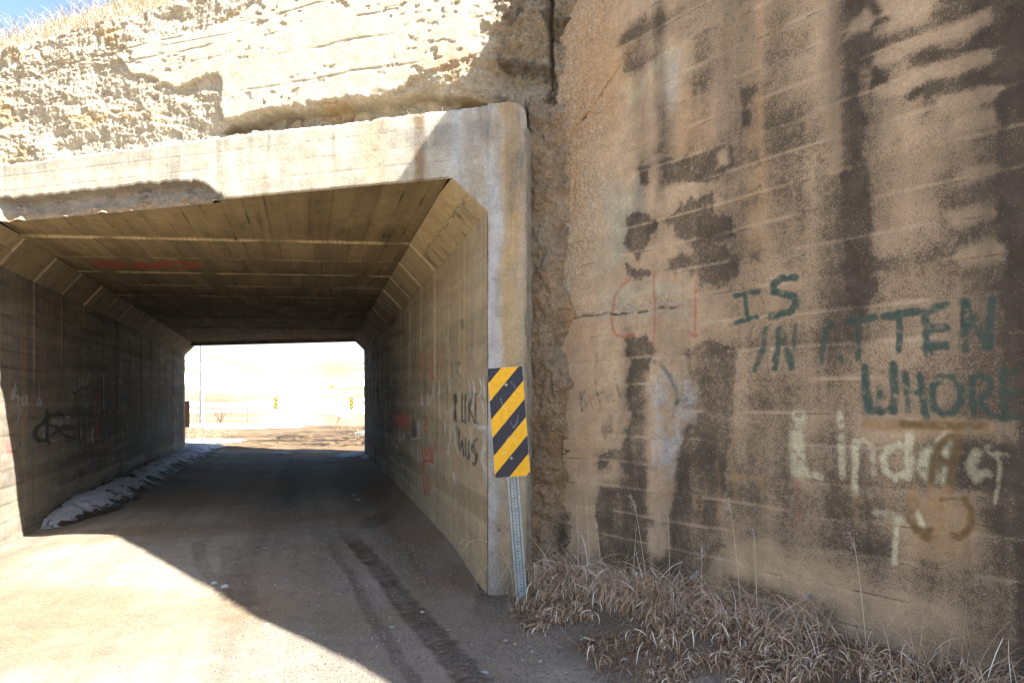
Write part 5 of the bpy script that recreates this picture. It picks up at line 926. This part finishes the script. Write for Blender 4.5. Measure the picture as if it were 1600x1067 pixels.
# reed bending over the corner
rd = MB(); rd.tube([(.02, 5.25, .1), (-.01, 5.28, .3), (-.10, 5.32, .47), (-.25, 5.32, .53), (-.34, 5.30, .51), (-.38, 5.28, .44)], [.0025, .0022, .002, .0018, .0018, .001], 4, c=(.5, .42, .3)); rd.tube([(-.34, 5.30, .51), (-.37, 5.30, .53), (-.41, 5.3, .50)], .0015, 4, c=(.5, .42, .3))
rd.tube([(-.15, 5.30, .10), (-.05, 5.30, .30), (0, 5.33, .36)], .0016, 4, c=(.5, .42, .3))
tag(rd.build('grass_stalk', M_GRASS), 'pale dead stem arching left across the corner of the tunnel wall', 'dry grass')

# grass on the bank above the head wall, and a tuft on the header ledge
def top_grass():
    n = 9000; s = -9.5+7.5*r_.rand(n); w_ = .55+3.4*r_.rand(n)**1.1; x, y = fpt(s, w_); rt = np.stack([x, y, bank_z(s, w_)-.02], -1)
    p1 = ribbons('', rt, r_, .15, .55, .006, 1.4, .5, [(.42, .36, .28), (.26, .20, .14), (.60, .57, .52)], 6)
    o = ribbon_obj('dry_grass', [p1]); tag(o, 'pale dead grass on the bank above the head wall', 'grass', None, 'stuff')
    for c, sp, n, lb in ((-.42, .33, 150, 'widest tuft of dead grass on the ledge, in the shade above the right corner'), (-1.65, .06, 20, 'small sunlit tuft of dead grass on the ledge'), (-2.0, .03, 12, 'leftmost tiny tuft of dead grass on the ledge'), (-1.05, .03, 10, 'tiny tuft of dead grass at the shadow edge on the ledge')):
        s = c+sp*(2*r_.rand(n)-1); w_ = .05+.08*r_.rand(n); x, y = fpt(s, w_); rt = np.stack([x, y, 4.03+0*s], -1)
        o = ribbon_obj('grass_tuft', [ribbons('', rt, r_, .05, .15, .004, 3.0, .9, [(.42, .33, .22), (.30, .2, .12), (.5, .42, .3)], 6)]); tag(o, lb, 'grass', 'grass tufts on the portal ledge')
top_grass()

# ------------------------------------------------------------------ snow
M_SNOW = None
def snow_mat():
    g = NG('dirty_snow'); n = g.noise(14, 5, .6); n2 = g.noise(70, 4); st = g.sep(g.attr('base'))
    c = g.mix(g.rng(g.math('ADD', st[0], g.math('MULTIPLY', g.math('SUBTRACT', n, .5), 1.2)), .42, .62), (.46, .50, .58), (.07, .058, .046))
    g.b.inputs['Subsurface Weight'].default_value = .0
    return g.done(g.scalec(c, g.rng(n2, .3, .7, .85, 1.15)), g.bump(g.math('ADD', g.noise(240, 3), g.math('ADD', n2, n)), .9, .02), .7)
M_SNOW = snow_mat()
def snow_bank():
    y = spacing(8.95, 22.9, .03, .006); e = np.linspace(0, 1, 44); Y, E = np.meshgrid(y, e, indexing='ij')
    wd = (.30+.55*ss(8.7, 10.5, Y)+.35*ss(16, 21, Y))*(1+.25*fbm(Y, Y*0, 1.2, 3, 700)); ht = (.08+.17*ss(8.8, 10, Y))*(1+.35*fbm(Y, Y*0, 1.6, 3, 701))*(1-.35*ss(15, 20, Y))
    off = .02+E*wd; X = lx(Y)+off+.0
    prof = np.where(E < .3, .8+.2*ss(0, .3, E), (1-ss(.3, 1.0, E)))
    Z = ground_h(X, Y)+ht*prof+.02*fbm(X, Y, 6, 4, 702)*ss(1, .7, E)-.035*ss(.85, 1, E)+.03*fbm(X*2, Y, 9, 4, 703)*prof
    Z = Z-.12*ss(9.15, 8.95, Y)
    dirt = .26+.55*ss(.5, .9, E)+.45*fbm(X*2, Y*2, 2, 5, 704)+.4*ss(.35, .6, fbm(X, Y, 1.6, 3, 705))+.3*ss(.06, 0, E)
    o = grid('snow_bank', X, Y, Z, M_SNOW, None, {'base': np.stack([dirt, dirt, dirt], -1)}); tag(o, 'long heap of melting dirty snow along the foot of the left tunnel wall', 'snow')
snow_bank()
def snow_patch(cx, cy, rxx, ryy, rot, label, seed, dirtv=.1, h=.05, name='snow_patch'):
    e = np.linspace(0, 1, 16); a = np.linspace(0, 2*np.pi, 65); E, A = np.meshgrid(e, a, indexing='ij')
    rr = 1+.45*fbm(np.cos(A)*1.4, np.sin(A)*1.4, 1.2, 4, seed); u = E*rr*rxx*np.cos(A); v = E*rr*ryy*np.sin(A)
    X = cx+u*math.cos(rot)-v*math.sin(rot); Y = cy+u*math.sin(rot)+v*math.cos(rot)
    g_ = np.where(Y < 47, ground_h(X, Y), terrain(X, Y)); g_ = np.where(Y > 22, np.maximum(g_+.05*fbm(X*.4, Y, 1.5, 3, 531)+.02, g_), g_)
    Z = g_+h*(1-E**3)+.012*fbm(X, Y, 5, 3, seed+1)*(1-E)-.02*ss(.85, 1, E)+.012
    d = dirtv+.3*fbm(X, Y, 3, 3, seed+2)+.35*ss(.8, 1, E)
    o = grid(name, X, Y, Z, M_SNOW, None, {'base': np.stack([d, d, d], -1)}, flip=False); tag(o, label, 'snow', 'leftover snow patches')
snow_patch(-4.60, 20.0, .55, .9, 0, 'icy snow patch inside the far mouth, against the right wall', 710, .2)
snow_patch(-3.95, 19.0, .28, .5, 0, 'small broken snow spot right of the icy patch by the right wall', 713, .3, .03)
snow_patch(-7.0, 20.6, .35, .25, 0, 'tiny lone snow spot in the middle of the far mouth', 716, .2, .03)
snow_patch(-11.2, 23.6, 1.1, 1.2, .3, 'snow lying just outside the far left corner of the tunnel', 719, .0, .12)
snow_patch(-12.2, 27.5, 1.3, 1.6, .6, 'narrow snow patch left of the road beyond the tunnel', 722, .1, .05)
snow_patch(-15.5, 41.5, 2.8, 1.6, .2, 'long flat snow patch left of the road, farther out', 725, .1, .06)
snow_patch(-21.5, 44., 4.5, 2.2, .2, 'wide white snow field left of the road', 728, .05, .1)
snow_patch(-6.9, 34.5, 1.1, 1.5, .2, 'snow patch at the right edge of the road beyond the tunnel', 731, .1, .08)

# ------------------------------------------------------------------ beyond the tunnel
M_BARK = plainmat('bark', (.20, .15, .11), .9, .5, 30)
def branch(mbx, p, d, L, r, depth, rs, spread=.6, n=5):
    pts = [p.copy()]; dd = d.copy()
    for k in range(n):
        dd = (dd+Vector((rs.gauss(0, .10), rs.gauss(0, .10), rs.gauss(.03, .06)))).normalized(); pts.append(pts[-1]+dd*L/n)
    mbx.tube(pts, [r*(1-.45*k/n) for k in range(n+1)], 5 if depth < 2 else 3, cap=False)
    if depth == 0: return
    for k in range(3 if depth > 1 else 4):
        i = rs.randint(2, n); a = rs.uniform(0, 6.28); q = pts[i]; side = Vector((math.cos(a), math.sin(a), rs.uniform(.1, .5)))
        branch(mbx, q, (dd*(1-spread)+side*spread).normalized(), L*rs.uniform(.55, .78), r*.5, depth-1, rs, spread)
def bare_tree(x, y, h, seed, label, group):
    rs = random.Random(seed); z = float(terrain(np.array([x]), np.array([y]))[0]); root = empty('bare_tree', (x, y, z)); tag(root, label, 'tree', group)
    t = MB(); pts = [Vector((x, y, z-.2))]
    for k in range(6): pts.append(pts[-1]+Vector((rs.gauss(0, .08), rs.gauss(0, .08), h*.42/6)))
    t.tube(pts, [.16*(1-.4*k/6)*h/8 for k in range(7)], 8); t.build('trunk', M_BARK, root)
    c = MB()
    for k in range(8):
        a = 6.28*k/8+rs.random(); branch(c, pts[3+k % 4], Vector((math.cos(a), math.sin(a), 1.1)).normalized(), h*.36, .085*h/8, 3, rs)
    c.build('crown', M_BARK, root)
bare_tree(-.2, 24.0, 11, 1, 'leafless tree right of the road just past the tunnel, hidden by the wall', 'leafless roadside trees')
bare_tree(.6, 28.5, 12, 2, 'leafless tree in the middle of the roadside row past the tunnel', 'leafless roadside trees')
bare_tree(-.8, 34.5, 11., 3, 'leafless tree at the far end of the roadside row', 'leafless roadside trees')
def shrub(x, y, h, seed, label):
    rs = random.Random(seed); z = float(terrain(np.array([x]), np.array([y]))[0]); c = MB()
    for k in range(16):
        a = rs.uniform(0, 6.28); branch(c, Vector((x+rs.gauss(0, .15), y+rs.gauss(0, .15), z)), Vector((math.cos(a)*.7, math.sin(a)*.7, 1)).normalized(), h*rs.uniform(.5, .8), .02, 2, rs, .45)
    tag(c.build('bare_shrub', M_BARK), label, 'shrub')
shrub(-22.6, 53, 2.6, 5, 'leafless shrub beyond the tunnel, right of the tall pole')
shrub(-24.5, 47.5, 1.2, 6, 'low leafless shrub at the left edge of the far opening')
M_POLE = plainmat('pole_wood', (.20, .205, .22), .8, .3, 20)
def pole(x, y, h, label, arms=True):
    z = float(terrain(np.array([x]), np.array([y]))[0]); root = empty('utility_pole', (x, y, z)); tag(root, label, 'utility pole', 'utility poles beyond the tunnel')
    a = MB(); a.tube([(x, y, z-.3), (x, y, z+h*.5), (x, y, z+h)], [.16, .14, .11], 10); a.build('pole', M_POLE, root)
    if arms:
        b = MB(); b.box((x-1.1, y-.05, z+h-.75), (x+1.1, y+.05, z+h-.62)); b.build('crossarm', M_POLE, root)
        for k in (-.95, -.4, .4, .95):
            c = MB(); c.tube([(x+k, y, z+h-.62), (x+k, y, z+h-.48)], .035, 6); c.build('insulator', M_GALV, root)
pole(-23.4, 51.5, 12, 'tall pale utility pole at the left of the far opening, nearest of the poles')
pole(-47, 118, 9, 'thin distant utility pole second from the left'); pole(-58.5, 158, 9, 'first of a close pair of distant utility poles'); pole(-56, 161, 9, 'second of the close pair of distant utility poles'); pole(-73, 205, 9, 'faintest and farthest of the utility poles')
def mk(x, y, lb, m=1.):
    z = float(terrain(np.array([x]), np.array([y]))[0]); marker('object_marker', lb, (x, y, z), 0, 0, .32, .95, 1.25, .1, False, m)
mk(-19.9, 57.5, 'distant yellow striped marker sign on the left of the road, beyond the tunnel', -1.); mk(-13.3, 56.5, 'distant yellow striped marker sign on the right of the road, beyond the tunnel')
# diamond warning sign
x, y = -33.4, 127.; z = float(terrain(np.array([x]), np.array([y]))[0]); root = empty('warning_sign', (x, y, z)); tag(root, 'small far yellow diamond sign above the road, beyond the tunnel', 'road sign')
a = MB(); a.tube([(x, y+.05, z-.2), (x, y+.05, z+2.6)], .04, 6); a.build('post', M_GALV, root)
a = MB(); a.quad([(x-.45, y, z+2.6), (x, y, z+2.15), (x+.45, y, z+2.6), (x, y, z+3.05)]); a.quad([(x-.45, y+.02, z+2.6), (x, y+.02, z+3.05), (x+.45, y+.02, z+2.6), (x, y+.02, z+2.15)]); a.build('sign_panel', plainmat('sign_yellow', (.80, .60, .02), .5, 0), root)
# broken guard rail end
x, y = -13.6, 54.; z = float(terrain(np.array([x]), np.array([y]))[0]); root = empty('guard_rail', (x, y, z)); tag(root, 'short bent steel guard rail end beside the right far marker', 'guard rail')
a = MB(); a.box((-.9, -.03, .35), (.9, .03, .62), Matrix.Translation((x+.3, y, z+.15)) @ Matrix.Rotation(R(14), 4, 'Y')); a.build('rail', M_GALV, root, bevel=.02)
a = MB(); a.box((-.08, -.08, -.3), (.08, .08, .6), Matrix.Translation((x-.3, y+.1, z)) @ Matrix.Rotation(R(18), 4, 'Y')); a.build('post', M_BARK, root)
# barbed wire fence left of the far road
for i in range(9):
    x = -24-i*3.2; y = 62+i*2; z = float(terrain(np.array([x]), np.array([y]))[0]); a = MB(); a.tube([(x, y, z-.3), (x, y, z+1.25)], .06, 6)
    if x/y > -.48: tag(a.build('fence_post', M_BARK), ['grey wooden fence post in the field, nearest the tall pole', 'grey wooden fence post in the field, second from the tall pole', 'grey wooden fence post in the field, third from the tall pole', 'grey fence post farthest left in the field'][min(i, 3)], 'fence post', 'field fence posts')
# rusty plate by the far left corner
px, py = lx(YL1)-.33, YL1+.62; root = empty('steel_panel', (px, py, 0)); tag(root, 'rust brown steel panel standing just outside the far left corner', 'steel panel')
a = MB(); a.box((px-.02, py-.02, .75), (px+.07, py+.35, 1.62)); a.build('panel', plainmat('rust', (.16, .07, .035), .8, .4, 40), root, bevel=.008)
a = MB(); a.box((px+.0, py+.05, -.3), (px+.04, py+.10, .80)); a.build('post', M_GALV, root)
# dry grass in the field behind
def far_grass():
    n = 9000; y = 27+r_.rand(n)**1.5*42; u = r_.rand(n); x = np.where(u < .75, -.30*y-3.6-r_.rand(n)*9, -.30*y+1.6+r_.rand(n)*7)
    k = x > -.56*y-2; x = x[k]; y = y[k]; z = np.where(y < 46, np.maximum(ground_h(x, y), terrain(x, y)), terrain(x, y)); rt = np.stack([x, y, z-.02], -1)
    o = ribbon_obj('field_grass', [ribbons('', rt, r_, .12, .45, .012, 1.2, .7, [(.50, .42, .28), (.38, .30, .18), (.3, .22, .14)], 4)]); tag(o, 'dry roadside grass beyond the tunnel', 'grass', None, 'stuff')
far_grass()
